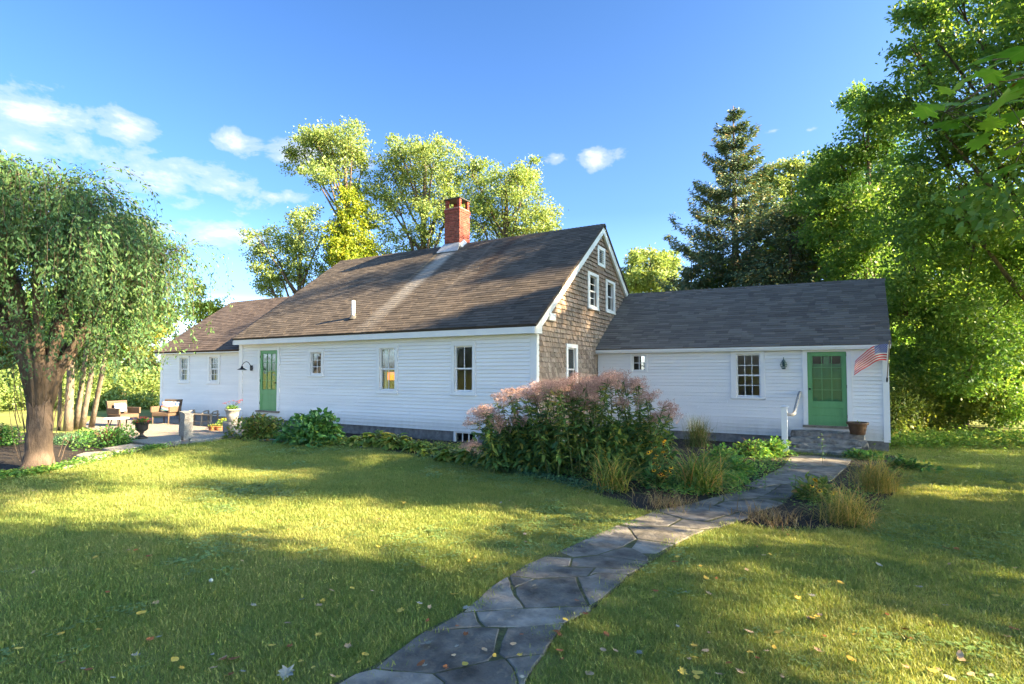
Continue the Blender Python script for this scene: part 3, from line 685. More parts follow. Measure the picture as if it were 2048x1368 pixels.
# chimney ---------------------------------------------------
ch = MB().box((-11.888, 15.982, 5.6), (-11.232, 16.618, 7.615)).build('chimney', MORTAR, house)
bv = MB().bevbox((-.5, -.5, 0), (.5, .5, 1), .04); bm_ = bpy.data.meshes.new('brick'); bm_.from_pydata(bv.v, [], bv.f); bm_.update(); bm_.materials.append(BRICK)
def brick(x0, x1, y0, y1, z, h=.060): obj('brick', bm_, ch, ((x0+x1)/2+rnd.gauss(0, .0015), (y0+y1)/2+rnd.gauss(0, .0015), z), (0, 0, rnd.gauss(0, .006)), (x1-x0, y1-y0, h))
x0, x1, y0, y1, D_ = -11.90, -11.22, 15.97, 16.63, .10
z = 5.98; k = 0
while z < 7.55:
    g_ = .016 if z > 7.4 else 0; a, b, c, d = x0-g_, x1+g_, y0-g_, y1+g_
    if k % 2:
        for i in range(3):
            p, q = a+(b-a)*i/3+.004, a+(b-a)*(i+1)/3-.004; brick(p, q, c, c+D_, z); brick(p, q, d-D_, d, z)
        for i in range(2):
            p, q = c+D_+.008+(d-c-2*D_-.016)*i/2, c+D_+.008+(d-c-2*D_-.016)*(i+1)/2-.008; brick(a, a+D_, p, q, z); brick(b-D_, b, p, q, z)
    else:
        for i in range(3):
            p, q = c+(d-c)*i/3+.004, c+(d-c)*(i+1)/3-.004; brick(a, a+D_, p, q, z); brick(b-D_, b, p, q, z)
        for i in range(2):
            p, q = a+D_+.008+(b-a-2*D_-.016)*i/2, a+D_+.008+(b-a-2*D_-.016)*(i+1)/2-.008; brick(p, q, c, c+D_, z); brick(p, q, d-D_, d, z)
    z += .070; k += 1
ztop = z-.004
for cx_ in (x0+.075, x1-.075):
    for cy_ in (y0+.075, y1-.075):
        for j in range(5): brick(cx_-.06, cx_+.06, cy_-.055, cy_+.055, ztop+.006+j*.068)
zc = ztop+.006+5*.068
MB().bevbox((x0-.025, y0-.025, zc), (x1+.025, y1+.025, zc+.045), .012).build('chimney_cap', pmat('chimney_cap_slab', (.03, .03, .032), (.07, .068, .066), 12, .8), ch)
fl = MB(); fl.hexa([(x0-.13, y0-.30, 5.935-.0), (x1+.13, y0-.30, 5.935), (x1+.02, y0-.015, 6.16), (x0-.02, y0-.015, 6.16), (x0-.13, y0-.30, 5.955), (x1+.13, y0-.30, 5.955), (x1+.02, y0-.015, 6.30), (x0-.02, y0-.015, 6.30)])
for s_, xx in ((-1, x0), (1, x1)):
    for a, b in ((y0-.02, RIDGE_Y), (RIDGE_Y, y1)):
        za, zb = RIDGE_Z-abs(a-RIDGE_Y)*SL, RIDGE_Z-abs(b-RIDGE_Y)*SL
        fl.hexa([(xx+s_*.002, a, za-.05), (xx+s_*.14, a, za+.04), (xx+s_*.14, b, zb+.04), (xx+s_*.002, b, zb-.05), (xx+s_*.002, a, za+.19), (xx+s_*.016, a, za+.19), (xx+s_*.016, b, zb+.19), (xx+s_*.002, b, zb+.19)])
fl.build('flashing', LEAD, ch)
# plumbing vent pipe
pv = MB(); pv.tube([(-12.54, 12.14, 3.2), (-12.54, 12.14, 3.82)], .052, 14); pvo = pv.build('vent_pipe', TRIM, house, True)
MB().lathe([(.15, -.03), (.10, .05), (.06, .09)], (-12.54, 12.14, 3.27), 16).build('pipe_boot', pmat('boot_grey', (.05, .05, .05), (.09, .085, .08)), pvo)
# floor inside, and a partition so rooms read as dark depth
MB().box((XL+.2, YM+.2, -.2), (XC-.1, 20.6, -.1)).build('room_floor', DARKIN, house)
PLASTER = pmat('red_brown_plaster', (.16, .045, .022), (.22, .07, .035), 2, .9)
MB().box((-13.6, 13.6, 0), (-11.5, 13.7, 2.6)).build('room_partition', PLASTER, house)

# ------------------------------------------------------------------ leaf and plant helpers
def grd(u, v, dz=0.):
    d = ray(u, v); t = 5.
    for _ in range(40):
        p = CP+d*t; t = (gz(p[0], p[1])+dz-H)/d[2]
    return CP+d*t
def unit(a): return a/np.maximum(np.linalg.norm(a, axis=-1, keepdims=True), 1e-9)
def leafgeo(P, D, N, L, W, fold=.25, bend=.0):
    """folded diamond leaves: base point P, direction D, normal N, length L, width W -> verts, quads"""
    P = np.asarray(P, float); D = unit(np.asarray(D, float)); S = unit(np.cross(D, N)); N = np.cross(S, D); n = len(P)
    L = np.broadcast_to(np.asarray(L, float), (n,))[:, None]; W = np.broadcast_to(np.asarray(W, float), (n,))[:, None]
    mid = P+D*L*.45
    V = np.stack([P, mid+S*W*.5+N*W*fold, P+D*L-N*L*bend, mid-S*W*.5+N*W*fold], 1).reshape(-1, 3)
    return V, np.arange(4*n).reshape(n, 4)
def leafgeo6(P, D, N, L, W, fold=.2, bend=.25):
    """broader leaves of four faces, arched along the midrib"""
    P = np.asarray(P, float); D = unit(np.asarray(D, float)); S = unit(np.cross(D, N)); N = np.cross(S, D); n = len(P)
    L = np.broadcast_to(np.asarray(L, float), (n,))[:, None]; W = np.broadcast_to(np.asarray(W, float), (n,))[:, None]
    A = P; M = P+D*L*.5; T = P+D*L-N*L*bend
    l1 = P+D*L*.33+S*W*.5+N*W*fold; r1 = P+D*L*.33-S*W*.5+N*W*fold; l2 = P+D*L*.72+S*W*.36+N*(W*fold-L*bend*.5); r2 = P+D*L*.72-S*W*.36+N*(W*fold-L*bend*.5)
    V = np.stack([A, l1, l2, T, r2, r1, M-N*L*bend*.15], 1).reshape(-1, 3); b = (np.arange(n)*7)[:, None]
    Q = np.concatenate([b+np.array([[0, 6, 1, 1]]), b+np.array([[1, 6, 3, 2]]), b+np.array([[0, 5, 6, 6]]), b+np.array([[5, 4, 3, 6]])], 0)
    # the two triangles are written as quads with one more vertex on the rib
    Q = np.concatenate([b+np.array([[0, 6, 2, 1]]), b+np.array([[6, 3, 2, 2]]), b+np.array([[0, 5, 4, 6]]), b+np.array([[6, 4, 3, 3]])], 0)
    T3 = np.concatenate([b+np.array([[6, 3, 2]]), b+np.array([[6, 4, 3]])], 0); Q4 = np.concatenate([b+np.array([[0, 6, 2, 1]]), b+np.array([[0, 5, 4, 6]])], 0)
    return V, np.concatenate([Q4[:, [0, 1, 2]], Q4[:, [0, 2, 3]], T3], 0)
def join(parts):
    Vs, Qs, o = [], [], 0
    for V, Q in parts: Vs.append(V); Qs.append(Q+o); o += len(V)
    return np.concatenate(Vs), np.concatenate(Qs)
def strapgeo(base, az, L, lean, W, droop, seg=5, r=rng):
    """arching strap leaves: from base, azimuth az, length L, lean from vertical (rad), width W, droop"""
    n = len(base); h = np.stack([np.cos(az), np.sin(az), np.zeros(n)], 1); s = np.stack([-np.sin(az), np.cos(az), np.zeros(n)], 1)
    Vs = []; p = np.array(base, float); ang = np.array(lean, float)
    for k in range(seg+1):
        w = W*(1-(k/seg)**1.6)*.5+.0006; w = np.broadcast_to(w, (n,))[:, None]
        Vs += [p-s*w, p+s*w]
        d = h*np.sin(ang)[:, None]+np.array([0, 0, 1.])*np.cos(ang)[:, None]; p = p+d*(L/seg)[:, None]; ang = ang+droop/seg*(.4+1.2*k/seg)
    V = np.stack(Vs, 1).reshape(-1, 3); m = 2*(seg+1); b = (np.arange(n)*m)[:, None]
    Q = np.concatenate([b+np.array([[2*k, 2*k+1, 2*k+3, 2*k+2]]) for k in range(seg)], 0)
    return V, Q
def sph(n, r=rng): return unit(r.normal(size=(n, 3)))

# leaf materials (real leaf colours)
L_HYD = lmat('hydrangea_leaf', [(0, (0.038, 0.113, 0.034)), (.6, (0.080, 0.217, 0.057)), (1, (0.189, 0.321, 0.066))], .25, .4)
L_PEO = lmat('peony_leaf', [(0, (0.063, 0.119, 0.025)), (.6, (0.133, 0.210, 0.039)), (.9, (0.280, 0.280, 0.056)), (1, (0.420, 0.238, 0.070))], .3)
L_HOS = lmat('hosta_leaf', [(0, (0.096, 0.175, 0.031)), (.6, (0.210, 0.297, 0.053)), (1, (0.455, 0.385, 0.088))], .3)
L_JOE = lmat('joe_pye_leaf', [(0, (0.041, 0.102, 0.036)), (.6, (0.102, 0.213, 0.057)), (.9, (0.244, 0.304, 0.061)), (1, (0.406, 0.345, 0.081))], .3)
L_LOW = lmat('columbine_leaf', [(0, (0.076, 0.202, 0.050)), (.6, (0.143, 0.319, 0.067)), (1, (0.336, 0.420, 0.084))], .35)
L_STRAP = lmat('daylily_leaf', [(0, (0.092, 0.160, 0.030)), (.5, (0.185, 0.260, 0.050)), (.78, (0.403, 0.353, 0.084)), (1, (0.571, 0.286, 0.101))], .35)
L_GRASS = lmat('ornamental_grass_blade', [(0, (0.121, 0.153, 0.032)), (.5, (0.241, 0.250, 0.056)), (.8, (0.483, 0.370, 0.113)), (1, (0.580, 0.354, 0.145))], .35)
L_DRY = lmat('dry_grass_blade', [(0, (.16, .10, .045)), (.5, (.28, .19, .09)), (.85, (.36, .27, .14)), (1, (.14, .16, .04))], .3)
L_FINE = lmat('feathery_leaf', [(0, (0.059, 0.108, 0.035)), (.6, (0.118, 0.167, 0.048)), (1, (0.274, 0.176, 0.098))], .3)
L_DARK = lmat('shrub_leaf', [(0, (0.035, 0.108, 0.029)), (.6, (0.069, 0.196, 0.043)), (1, (0.176, 0.294, 0.059))], .25)
L_BLUE = lmat('groundcover_leaf', [(0, (0.055, 0.137, 0.082)), (.6, (0.091, 0.200, 0.109)), (1, (0.182, 0.291, 0.109))], .25)
L_PINK = pmat('faded_pink_floret', (.36, .215, .18), (.55, .37, .31), 30, .9, var=.25)
L_YEL = pmat('yellow_petal', (.72, .36, .012), (.80, .47, .02), 20, .6, var=.1)
L_CONE = pmat('dark_flower_cone', (.03, .015, .01), (.05, .025, .015), 20, .9)
L_RED = pmat('red_petal', (.55, .025, .02), (.72, .06, .05), 20, .6, var=.2)
L_MUM = pmat('yellow_mum_petal', (.60, .45, .02), (.72, .56, .04), 20, .6, var=.15)
STEM = pmat('green_stem', (.05, .075, .02), (.09, .11, .035), 20, .8)
STEMB = pmat('brown_stem', (.08, .05, .03), (.14, .09, .055), 20, .85)
BARK = pmat('bark_grey_brown', (.055, .042, .032), (.15, .115, .088), 9, .95, .03, 14, (1, 1, .3), .1, dirt=((.19, .17, .14), 5, .62))
BARKC = pmat('cherry_bark', (.045, .034, .027), (.135, .10, .078), 7, .92, .035, 11, (1, 1, .45), .05, dirt=((.06, .045, .035), 4, .56))

# ------------------------------------------------------------------ things by the right-wing door
def rockbox(a, b, amp=.02, step=.12, seed=0):
    """stone block with uneven faces and worn edges"""
    r = random.Random(seed); n = [max(1, int(round((b[i]-a[i])/step))) for i in range(3)]; idx = {}; V = []; Fc = []
    def vid(i, j, k):
        key = (i, j, k)
        if key not in idx:
            idx[key] = len(V); e = sum(x in (0, m) for x, m in zip(key, n)); c = [a[q]+(b[q]-a[q])*key[q]/n[q] for q in range(3)]
            mid = [(a[q]+b[q])/2 for q in range(3)]
            for q in range(3):
                c[q] += r.gauss(0, amp*.5)
                if e >= 2: c[q] += (mid[q]-c[q])/max(abs(mid[q]-c[q]), 1e-3)*amp*.6*(1 if key[q] in (0, n[q]) else 0)
            V.append(tuple(c))
        return idx[key]
    for ax in range(3):
        o = [q for q in range(3) if q != ax]
        for sidev in (0, n[ax]):
            for i in range(n[o[0]]):
                for j in range(n[o[1]]):
                    q = []
                    for di, dj in ((0, 0), (1, 0), (1, 1), (0, 1)):
                        key = [0, 0, 0]; key[ax] = sidev; key[o[0]] = i+di; key[o[1]] = j+dj; q.append(vid(*key))
                    if (sidev == 0) != (ax == 1): q = q[::-1]
                    Fc.append(tuple(q))
    return MB().add(V, Fc)
STEPST = pmat('old_granite_step', (.13, .125, .115), (.31, .295, .27), 9, .92, .012, 16, var=.06, dirt=((.05, .045, .038), 3.2, .54))
steps = thing('stone_steps', (.2, 15.0, -.35), 'worn grey granite steps below the right green door', 'steps')
for (x0, x1, y0, y1, z1), sd in zip([(-.62, .96, 15.33, 15.86, .125), (-.60, 1.0, 14.98, 15.45, -.005), (-.66, .86, 14.62, 15.10, -.115), (-.62, .74, 14.28, 14.70, -.205)], (1, 2, 3, 4)):
    rockbox((x0, y0, z1-.20), (x1, y1, z1), .022, .11, sd).build('step', STEPST, steps)
nb = grd(1570, 906); nx, ny, nz = nb
post = thing('newel_post', (nx, ny, nz), 'square white newel post with grey handrail left of the steps', 'post')
mb = MB(); w = .062; mb.bevbox((nx-w, ny-w, nz-.05), (nx+w, ny+w, nz+1.06), .006); mb.build('post', TRIM, post)
MB().bevbox((nx-.078, ny-.078, nz-.02), (nx+.078, ny+.078, nz+.17), .012).build('post_base', TRIM, post)
mb = MB(); mb.bevbox((nx-.085, ny-.085, nz+1.061), (nx+.085, ny+.085, nz+1.085), .006); mb.add([(nx-.07, ny-.07, nz+1.086), (nx+.07, ny-.07, nz+1.086), (nx+.07, ny+.07, nz+1.086), (nx-.07, ny+.07, nz+1.086), (nx, ny, nz+1.115)], [(0, 1, 4), (1, 2, 4), (2, 3, 4), (3, 0, 4)]); mb.build('post_cap', TRIM, post)
RAIL = pmat('grey_weathered_rail', (.26, .25, .24), (.42, .41, .40), 12, .8, .002, 50, (1, 1, 1), dirt=((.14, .13, .12), 9, .62))
wa = atY(1600, 787, YE-.06)
mb = MB(); mb.tube([(nx+.05, ny, nz+.90), (nx+.17, ny+.03, nz+.885), (nx+.20, ny+.12, nz+.91), (wa[0]-.02, YE-.14, wa[2]-.01), (wa[0], YE-.06, wa[2]+.03), (wa[0], YE-.02, wa[2]+.03)], [.036]*6, 10); mb.build('handrail', RAIL, post, True)
MB(front(YE)).box((wa[0]-.07, -.03, wa[2]-.07), (wa[0]+.07, -.018, wa[2]+.13)).build('rail_plate', TRIM, post)
def pot_prof(r0, r1, h, lip=.02, t=.02): return [(0, 0), (r0, 0), (r0+(r1-r0)*.5, h*.5), (r1, h-lip*1.6), (r1+lip*.8, h-lip*1.5), (r1+lip, h-.006), (r1+lip-.008, h), (r1-t+lip*.4, h), (r1-t, h-.05), (0, h-.05)]
bp_ = thing('barrel_pot', (.80, 15.26, .125), 'brown ribbed plastic pot with a small seedling on the stone steps', 'flower pot')
mb = MB(); mb.lathe([(0, 0), (.155, 0), (.165, .08), (.172, .085), (.178, .16), (.186, .165), (.195, .225), (.225, .235), (.235, .27), (.232, .285), (.205, .285), (.195, .24), (0, .24)], (.80, 15.22, .127), 28); mb.build('pot', BARREL, bp_, True)
P = np.array([(.80, 15.22, .36)]*16)+rng.normal(size=(16, 3))*(.06, .05, .04)
V, Q = leafgeo(P, sph(16)+(0, 0, .3), sph(16)*.4+(0, 0, 1), .06, .035); np_obj('seedling', V, Q, L_LOW, bp_)
# onion lantern
lx, lz = -.77, 1.94
lan = thing('onion_lantern', (lx, YE-.1, 1.6), 'small verdigris onion lantern on the wall left of the right green door', 'wall lamp')
VERD = pmat('verdigris_copper', (.06, .12, .115), (.14, .22, .21), 16, .6, .001, 60, metal=.5)
mb = MB(); mb.box((lx-.035, YE-.035, lz-.19), (lx+.035, YE-.017, lz-.03)); mb.tube([(lx, YE-.03, lz-.08), (lx, YE-.06, lz+.01), (lx, YE-.10, lz+.035), (lx, YE-.125, lz)], .008, 8); mb.build('bracket', VERD, lan, True)
mb = MB(); mb.lathe([(0, .05), (.006, .045), (.012, .0), (.02, -.02), (.045, -.045), (.052, -.06), (.040, -.062), (.0, -.062)], (lx, YE-.125, lz), 16); mb.lathe([(0, 0), (.03, .0), (.052, .02), (.05, .03), (0, .03)], (lx, YE-.125, lz-.265), 16)
for k in range(4):
    a = k*math.pi/2+.4; mb.tube([(lx+.043*math.cos(a), YE-.125+.043*math.sin(a), lz-.06), (lx+.085*math.cos(a), YE-.125+.085*math.sin(a), lz-.15), (lx+.045*math.cos(a), YE-.125+.045*math.sin(a), lz-.24)], .0045, 5)
for zz_, rr in ((-.10, .079), (-.15, .092), (-.20, .079)): mb.tube([(lx+rr*math.cos(i*.524), YE-.125+rr*math.sin(i*.524), lz+zz_) for i in range(13)], .0035, 4, False)
mb.build('cage', VERD, lan)
mb = MB(); mb.lathe([(.03, -.235), (.06, -.20), (.072, -.15), (.055, -.09), (.035, -.062)], (lx, YE-.125, lz), 16); mb.build('glass_globe', GLASS, lan, True)
# gooseneck barn light by the left door
m0 = atY(503, 736, YM-.03); bl = thing('gooseneck_lamp', (m0[0], YM-.2, m0[2]-.1), 'black gooseneck barn lamp on the wall left of the left green door', 'wall lamp')
mb = MB(); mb.bevbox((m0[0]-.06, YM-.05, m0[2]-.09), (m0[0]+.06, YM-.017, m0[2]+.09), .01); mb.build('mount', METALD, bl)
sy = YM-.38; mb = MB(); mb.tube([(m0[0], YM-.04, m0[2]+.02), (m0[0], YM-.08, m0[2]+.10), (m0[0], YM-.15, m0[2]+.19), (m0[0], YM-.23, m0[2]+.215), (m0[0], YM-.31, m0[2]+.18), (m0[0], sy+.005, m0[2]+.10), (m0[0], sy, m0[2]+.05)], .011, 8); mb.build('gooseneck', METALD, bl, True)
mb = MB(); mb.lathe([(.02, .06), (.035, .055), (.038, .01), (.055, -.005), (.15, -.06), (.153, -.066), (.148, -.066), (.05, -.012), (.0, -.01)], (m0[0], sy, m0[2]), 24); mb.build('shade', METALD, bl, True)
# flag
B = Vector((1.455, YE-.03, 1.37)); T = Vector(atY(1779, 684, 15.20)); flag = thing('flag', tuple(B), 'small american flag on a slanted pole at the right house corner', 'flag')
mb = MB(); mb.tube([B, T], .011, 8); mb.build('pole', pmat('flag_pole_wood', (.16, .12, .09), (.26, .21, .17), 9, .6), flag)
mb = MB(); mb.lathe([(0, 0), (.014, .004), (.02, .02), (.012, .036), (0, .042)], tuple(T), 10); mb.build('finial', pmat('gilt', (.35, .28, .2), (.45, .36, .26), 9, .4, metal=.6), flag, True)
mb = MB(); mb.tube([B+(T-B)*-.02, B+(T-B)*.10], .019, 8); mb.box((B.x-.03, YE-.03, B.z-.08), (B.x+.03, YE-.0265, B.z+.06)); mb.build('bracket', METALD, flag)
def flagmat():
    m, t = newmat('flag_print'); uv = t.new('ShaderNodeUVMap').outputs[0]; sp = t.new('ShaderNodeSeparateXYZ'); t.l.new(uv, sp.inputs[0]); u, v = sp.outputs[0], sp.outputs[1]
    st = t.math('GREATER_THAN', t.math('FRACT', t.math('MULTIPLY', v, 6.5)), .5)
    c = t.mix(st, (.62, .008, .02), (.74, .73, .72))
    can = t.math('MULTIPLY', t.math('LESS_THAN', u, .40), t.math('GREATER_THAN', v, 6/13))
    a = t.math('MULTIPLY', u, 12/.40); b = t.math('MULTIPLY', t.math('SUBTRACT', v, 6/13), 10/(7/13)); ra, rb = t.math('ROUND', a), t.math('ROUND', b)
    par = t.math('LESS_THAN', t.math('FRACT', t.math('MULTIPLY', t.math('ADD', ra, rb), .5)), .25)
    d = t.math('SQRT', t.math('ADD', t.math('POWER', t.math('ABSOLUTE', t.math('SUBTRACT', a, ra)), 2), t.math('POWER', t.math('ABSOLUTE', t.math('SUBTRACT', b, rb)), 2)))
    star = t.math('MULTIPLY', par, t.math('LESS_THAN', d, .42))
    c = t.mix(can, c, t.mix(star, (.012, .055, .33), (.74, .73, .72)))
    t.put(t.bsdf.inputs['Base Color'], c); t.bsdf.inputs['Roughness'].default_value = .7
    tr = t.new('ShaderNodeBsdfTranslucent'); t.l.new(c, tr.inputs[0]); mx = t.new('ShaderNodeMixShader'); mx.inputs[0].default_value = .3
    t.l.new(t.bsdf.outputs[0], mx.inputs[1]); t.l.new(tr.outputs[0], mx.inputs[2]); t.l.new(mx.outputs[0], t.outn.inputs[0]); return m
def bez(p, t):
    a = np.array(p, float)
    while len(a) > 1: a = a[:-1]*(1-t)+a[1:]*t
    return a[0]
nu, nv = 30, 20; hoistY = lambda s: T.y+(B.y-T.y)*(.07+.36*s); V = []; UVs = []
for i in range(nu+1):
    t_ = i/nu; tp = bez([(1775.5, 688), (1752, 686), (1732, 698), (1710, 724)], t_); bt = bez([(1773, 721), (1754, 716), (1738, 732), (1708, 751)], t_)
    for j in range(nv+1):
        s_ = j/nv; u, v = tp*(1-s_)+bt*s_
        y = hoistY(s_)*(1-t_)+(T.y+.10)*t_ + .035*math.sin(t_*9+s_*2.2)*min(1, t_*4) + .02*math.sin(s_*7+t_*3)*t_
        V.append(atY(u, v+1.2*math.sin(t_*11+s_*1.5)*t_, y)); UVs.append((t_, 1-s_))
Q = [(i*(nv+1)+j, (i+1)*(nv+1)+j, (i+1)*(nv+1)+j+1, i*(nv+1)+j+1) for i in range(nu) for j in range(nv)]
fo = np_obj('cloth', np.array(V), np.array(Q), flagmat(), flag, True); uvl = fo.data.uv_layers.new(name='UVMap')
uvl.data.foreach_set('uv', np.array([UVs[k] for q in Q for k in q], np.float32).ravel())

# ------------------------------------------------------------------ lamp in the window, curtains
SHADE = None
def emis(name, c, s):
    m, t = newmat(name); t.bsdf.inputs['Base Color'].default_value = (*c, 1); t.bsdf.inputs['Emission Color'].default_value = (*c, 1); t.bsdf.inputs['Emission Strength'].default_value = s; m.cycles.emission_sampling = 'NONE'; return m
lp = Vector(atY(781, 752, 12.5)); tl = thing('table_lamp', (lp.x, lp.y, lp.z-.35), 'lit table lamp with an orange shade behind the narrow window', 'lamp')
MB().lathe([(.17, -.12), (.11, .12)], tuple(lp), 20).build('lamp_shade', emis('lit_lamp_shade', (1., .26, .02), .14), tl)
MB().lathe([(.0, -.34), (.08, -.34), (.085, -.32), (.03, -.28), (.05, -.2), (.02, -.13), (.0, -.1)], tuple(lp), 16).build('lamp_base', METALD, tl, True)
sd = thing('side_table', (lp.x, lp.y, -.1), 'dark side table under the lit lamp inside the narrow window', 'table')
zt = lp.z-.345; MB().bevbox((lp.x-.3, lp.y-.25, zt-.03), (lp.x+.3, lp.y+.25, zt), .006).build('table_top', DARKIN, sd)
for a in (-.26, .26):
    for b in (-.21, .21): MB().box((lp.x+a-.02, lp.y+b-.02, -.1), (lp.x+a+.02, lp.y+b+.02, zt-.03)).build('leg', DARKIN, sd)
CURT = pmat('white_curtain', (.60, .60, .60), (.74, .74, .74), 8, .9)
def curtain(x0, x1, y, z0, z1, label):
    k = 22; V = []; 
    for i in range(k+1):
        x = x0+(x1-x0)*i/k; yy = y+.018*math.sin(i*1.7)+.01*math.sin(i*.9)
        V += [(x, yy, z0), (x, yy, z1)]
    tag(np_obj('curtain', np.array(V), np.array([(2*i, 2*i+2, 2*i+3, 2*i+1) for i in range(k)]), CURT), label, 'curtain', 'window curtains')
curtain(-21.48, -21.20, YW+.16, 1.2, 2.2, 'white curtain in the leftmost window of the left wing, left half'); curtain(-21.12, -20.95, YW+.16, 1.2, 2.2, 'white curtain in the leftmost window of the left wing, right half')
curtain(-19.56, -19.32, YW+.16, 1.72, 2.2, 'short white curtain in the left wing window nearest the gooseneck lamp'); curtain(-19.2, -19.05, YW+.17, 1.2, 2.2, 'narrow white curtain in the left wing window nearest the gooseneck lamp')
curtain(-11.0, -10.9, YM+.2, 1.1, 2.3, 'pale curtain edge in the narrow window with the lamp')

# ------------------------------------------------------------------ patio: slabs, post, furniture, pots
def slabstone(px, h, label, seed):
    poly = rough_poly(inset([tuple(grd(u, v, h)[:2]) for u, v in px], .0), .008, .16, random.Random(seed))
    if area(poly) < 0: poly = poly[::-1]
    top = inset(poly, .014); n = len(poly); v = [(x, y, gz(x, y)-.04) for x, y in poly]+[(x, y, gz(x, y)+h-.014) for x, y in poly]+[(x, y, gz(x, y)+h) for x, y in top]
    o = MB().add(v, [tuple(range(2*n, 3*n))]+[(k*n+a, k*n+(a+1) % n, k*n+n+(a+1) % n, k*n+n+a) for k in (0, 1) for a in range(n)]).build('stone_slab', GRANITE)
    return tag(o, label, 'stone slab', 'granite slabs edging the patio')
slabstone([(112, 929), (128, 923), (166, 919), (172, 923), (128, 935)], .06, 'flat grey stone slab nearest the weeping tree trunk', 1)
slabstone([(151, 910), (170, 904), (224, 901), (227, 906), (176, 917)], .10, 'second grey stepping slab beyond the weeping tree trunk', 2)
slabstone([(205, 896), (262, 887), (291, 890), (231, 903)], .12, 'stepping slab just below the red flower urn', 3)
slabstone([(256, 881), (292, 874), (362, 868), (362, 880), (310, 888)], .12, 'long granite slab under the red flower urn', 4)
slabstone([(378, 871), (475, 866), (478, 871), (380, 879)], .08, 'long granite slab right of the granite post', 5)
slabstone([(236, 866), (252, 865), (258, 872), (240, 874)], .16, 'small granite block left of the red flower urn', 6)
g = grd(370, 881); gp0 = rockbox((g[0]-.11, g[1]-.11, g[2]-.1), (g[0]+.13, g[1]+.13, g[2]+.73), .012, .12, 9)
gp0.v = [(x+(z-g[2])*.02, y, z if z < g[2]+.6 else z-(x-g[0])*.35) for x, y, z in gp0.v]; tag(gp0.build('granite_post', GRANITE), 'rough upright granite post at the lawn edge of the patio', 'stone post')
def chair(loc, rz, label):
    t = thing('wicker_armchair', loc, label, 'chair', 'wicker armchairs on the patio'); x, y, z = loc; c, s = math.cos(rz), math.sin(rz)
    M = lambda p: (x+p[0]*c-p[1]*s, y+p[0]*s+p[1]*c, z+p[2])          # local -y is the front
    MB(M).bevbox((-.30, -.30, .27), (.30, .30, .40), .02).build('seat', WICKER, t)
    m_ = MB(M); m_.hexa([(-.30, .24, .40), (.30, .24, .40), (.30, .31, .40), (-.30, .31, .40), (-.32, .31, .82), (.32, .31, .82), (.32, .37, .82), (-.32, .37, .82)]); m_.build('backrest', WICKER, t)
    for sg in (-1, 1):
        MB(M).bevbox((sg*.305, -.31, .40), (sg*.355, .26, .60), .012).build('arm', WICKER, t)
        for yy in (-.27, .26): MB(M).tube([(sg*.29, yy, 0), (sg*.29, yy, .28)], [.018, .024], 8).build('leg', WICKER, t)
    # woven ribs across the back and arms
    r_ = MB(M)
    for k in range(9): zz = .43+k*.042; yy = .24+(zz-.4)*.167-.006; r_.tube([(-.30, yy, zz), (.30, yy, zz)], .008, 5)
    r_.build('weave', WICKER, t); return M
def pillowmat():
    m, t = newmat('striped_cloth'); u = t.new('ShaderNodeSeparateXYZ'); t.l.new(t.obj.outputs['Object'], u.inputs[0])
    s = t.math('FRACT', t.math('MULTIPLY', t.math('ADD', u.outputs[2], t.math('MULTIPLY', u.outputs[0], .3)), 2.7))
    c = t.ramp(s, [(0, (.42, .40, .37)), (.12, (.06, .22, .26)), (.24, (.42, .40, .37)), (.36, (.55, .16, .10)), (.5, (.12, .16, .30)), (.62, (.60, .30, .22)), (.74, (.42, .40, .37)), (.86, (.14, .3, .42))], 'CONSTANT')
    t.put(t.bsdf.inputs['Base Color'], c); t.bsdf.inputs['Roughness'].default_value = .9; return m
def pillow(M, c, w, h, th, tilt, mat, label):
    n = 12; V = []; Q = []
    for sgn in (1, -1):
        for i in range(n+1):
            for j in range(n+1):
                a, b = 2*i/n-1, 2*j/n-1; e = max(0, (1-abs(a)**3.5)*(1-abs(b)**3.5))**.55; k = 1-.06*(a*a*b*b)
                x, zz, yy = a*w/2*k, b*h/2*k, sgn*th/2*e
                zz, yy = zz*math.cos(tilt)+yy*math.sin(tilt), -zz*-math.sin(tilt)+yy*math.cos(tilt)
                V.append(M((c[0]+x, c[1]+yy, c[2]+zz)))
    m = (n+1)**2
    for s_ in (0, 1):
        for i in range(n):
            for j in range(n):
                q = [s_*m+i*(n+1)+j, s_*m+(i+1)*(n+1)+j, s_*m+(i+1)*(n+1)+j+1, s_*m+i*(n+1)+j+1]; Q.append(q[::-1] if s_ else q)
    return tag(np_obj('pillow', np.array(V), np.array(Q), mat, smooth=True), label, 'pillow', 'pillows on the patio chairs')
STRIPE = pillowmat(); BLUEC = pmat('blue_white_cloth', (.06, .11, .24), (.34, .36, .40), 9, .9, lo=.42, hi=.55)
a = grd(320, 849, .02); Mr = chair((a[0]-.15, a[1]+.28, a[2]), R(24), 'brown wicker armchair with striped pillow against the left wing')
pillow(Mr, (-.06, .08, .585), .42, .36, .15, .28, STRIPE, 'striped red and teal pillow on the wicker armchair by the wall'); pillow(Mr, (.17, .16, .585), .34, .34, .12, .26, BLUEC, 'blue and white pillow behind the striped pillow')
a = grd(246, 852, .02); Ml = chair((a[0], a[1], a[2]), R(100), 'brown wicker armchair seen from the side behind the low shrub')
pillow(Ml, (.0, .13, .60), .40, .30, .13, .25, BLUEC, 'blue and white pillow on the side-on wicker armchair')
a = grd(232, 866, .02); tb = thing('round_table', tuple(a), 'low round white table beside the low shrub on the patio', 'table')
MB().lathe([(0, .40), (.30, .40), (.31, .415), (.30, .43), (0, .43)], tuple(a), 28).build('table_top', TRIM, tb)
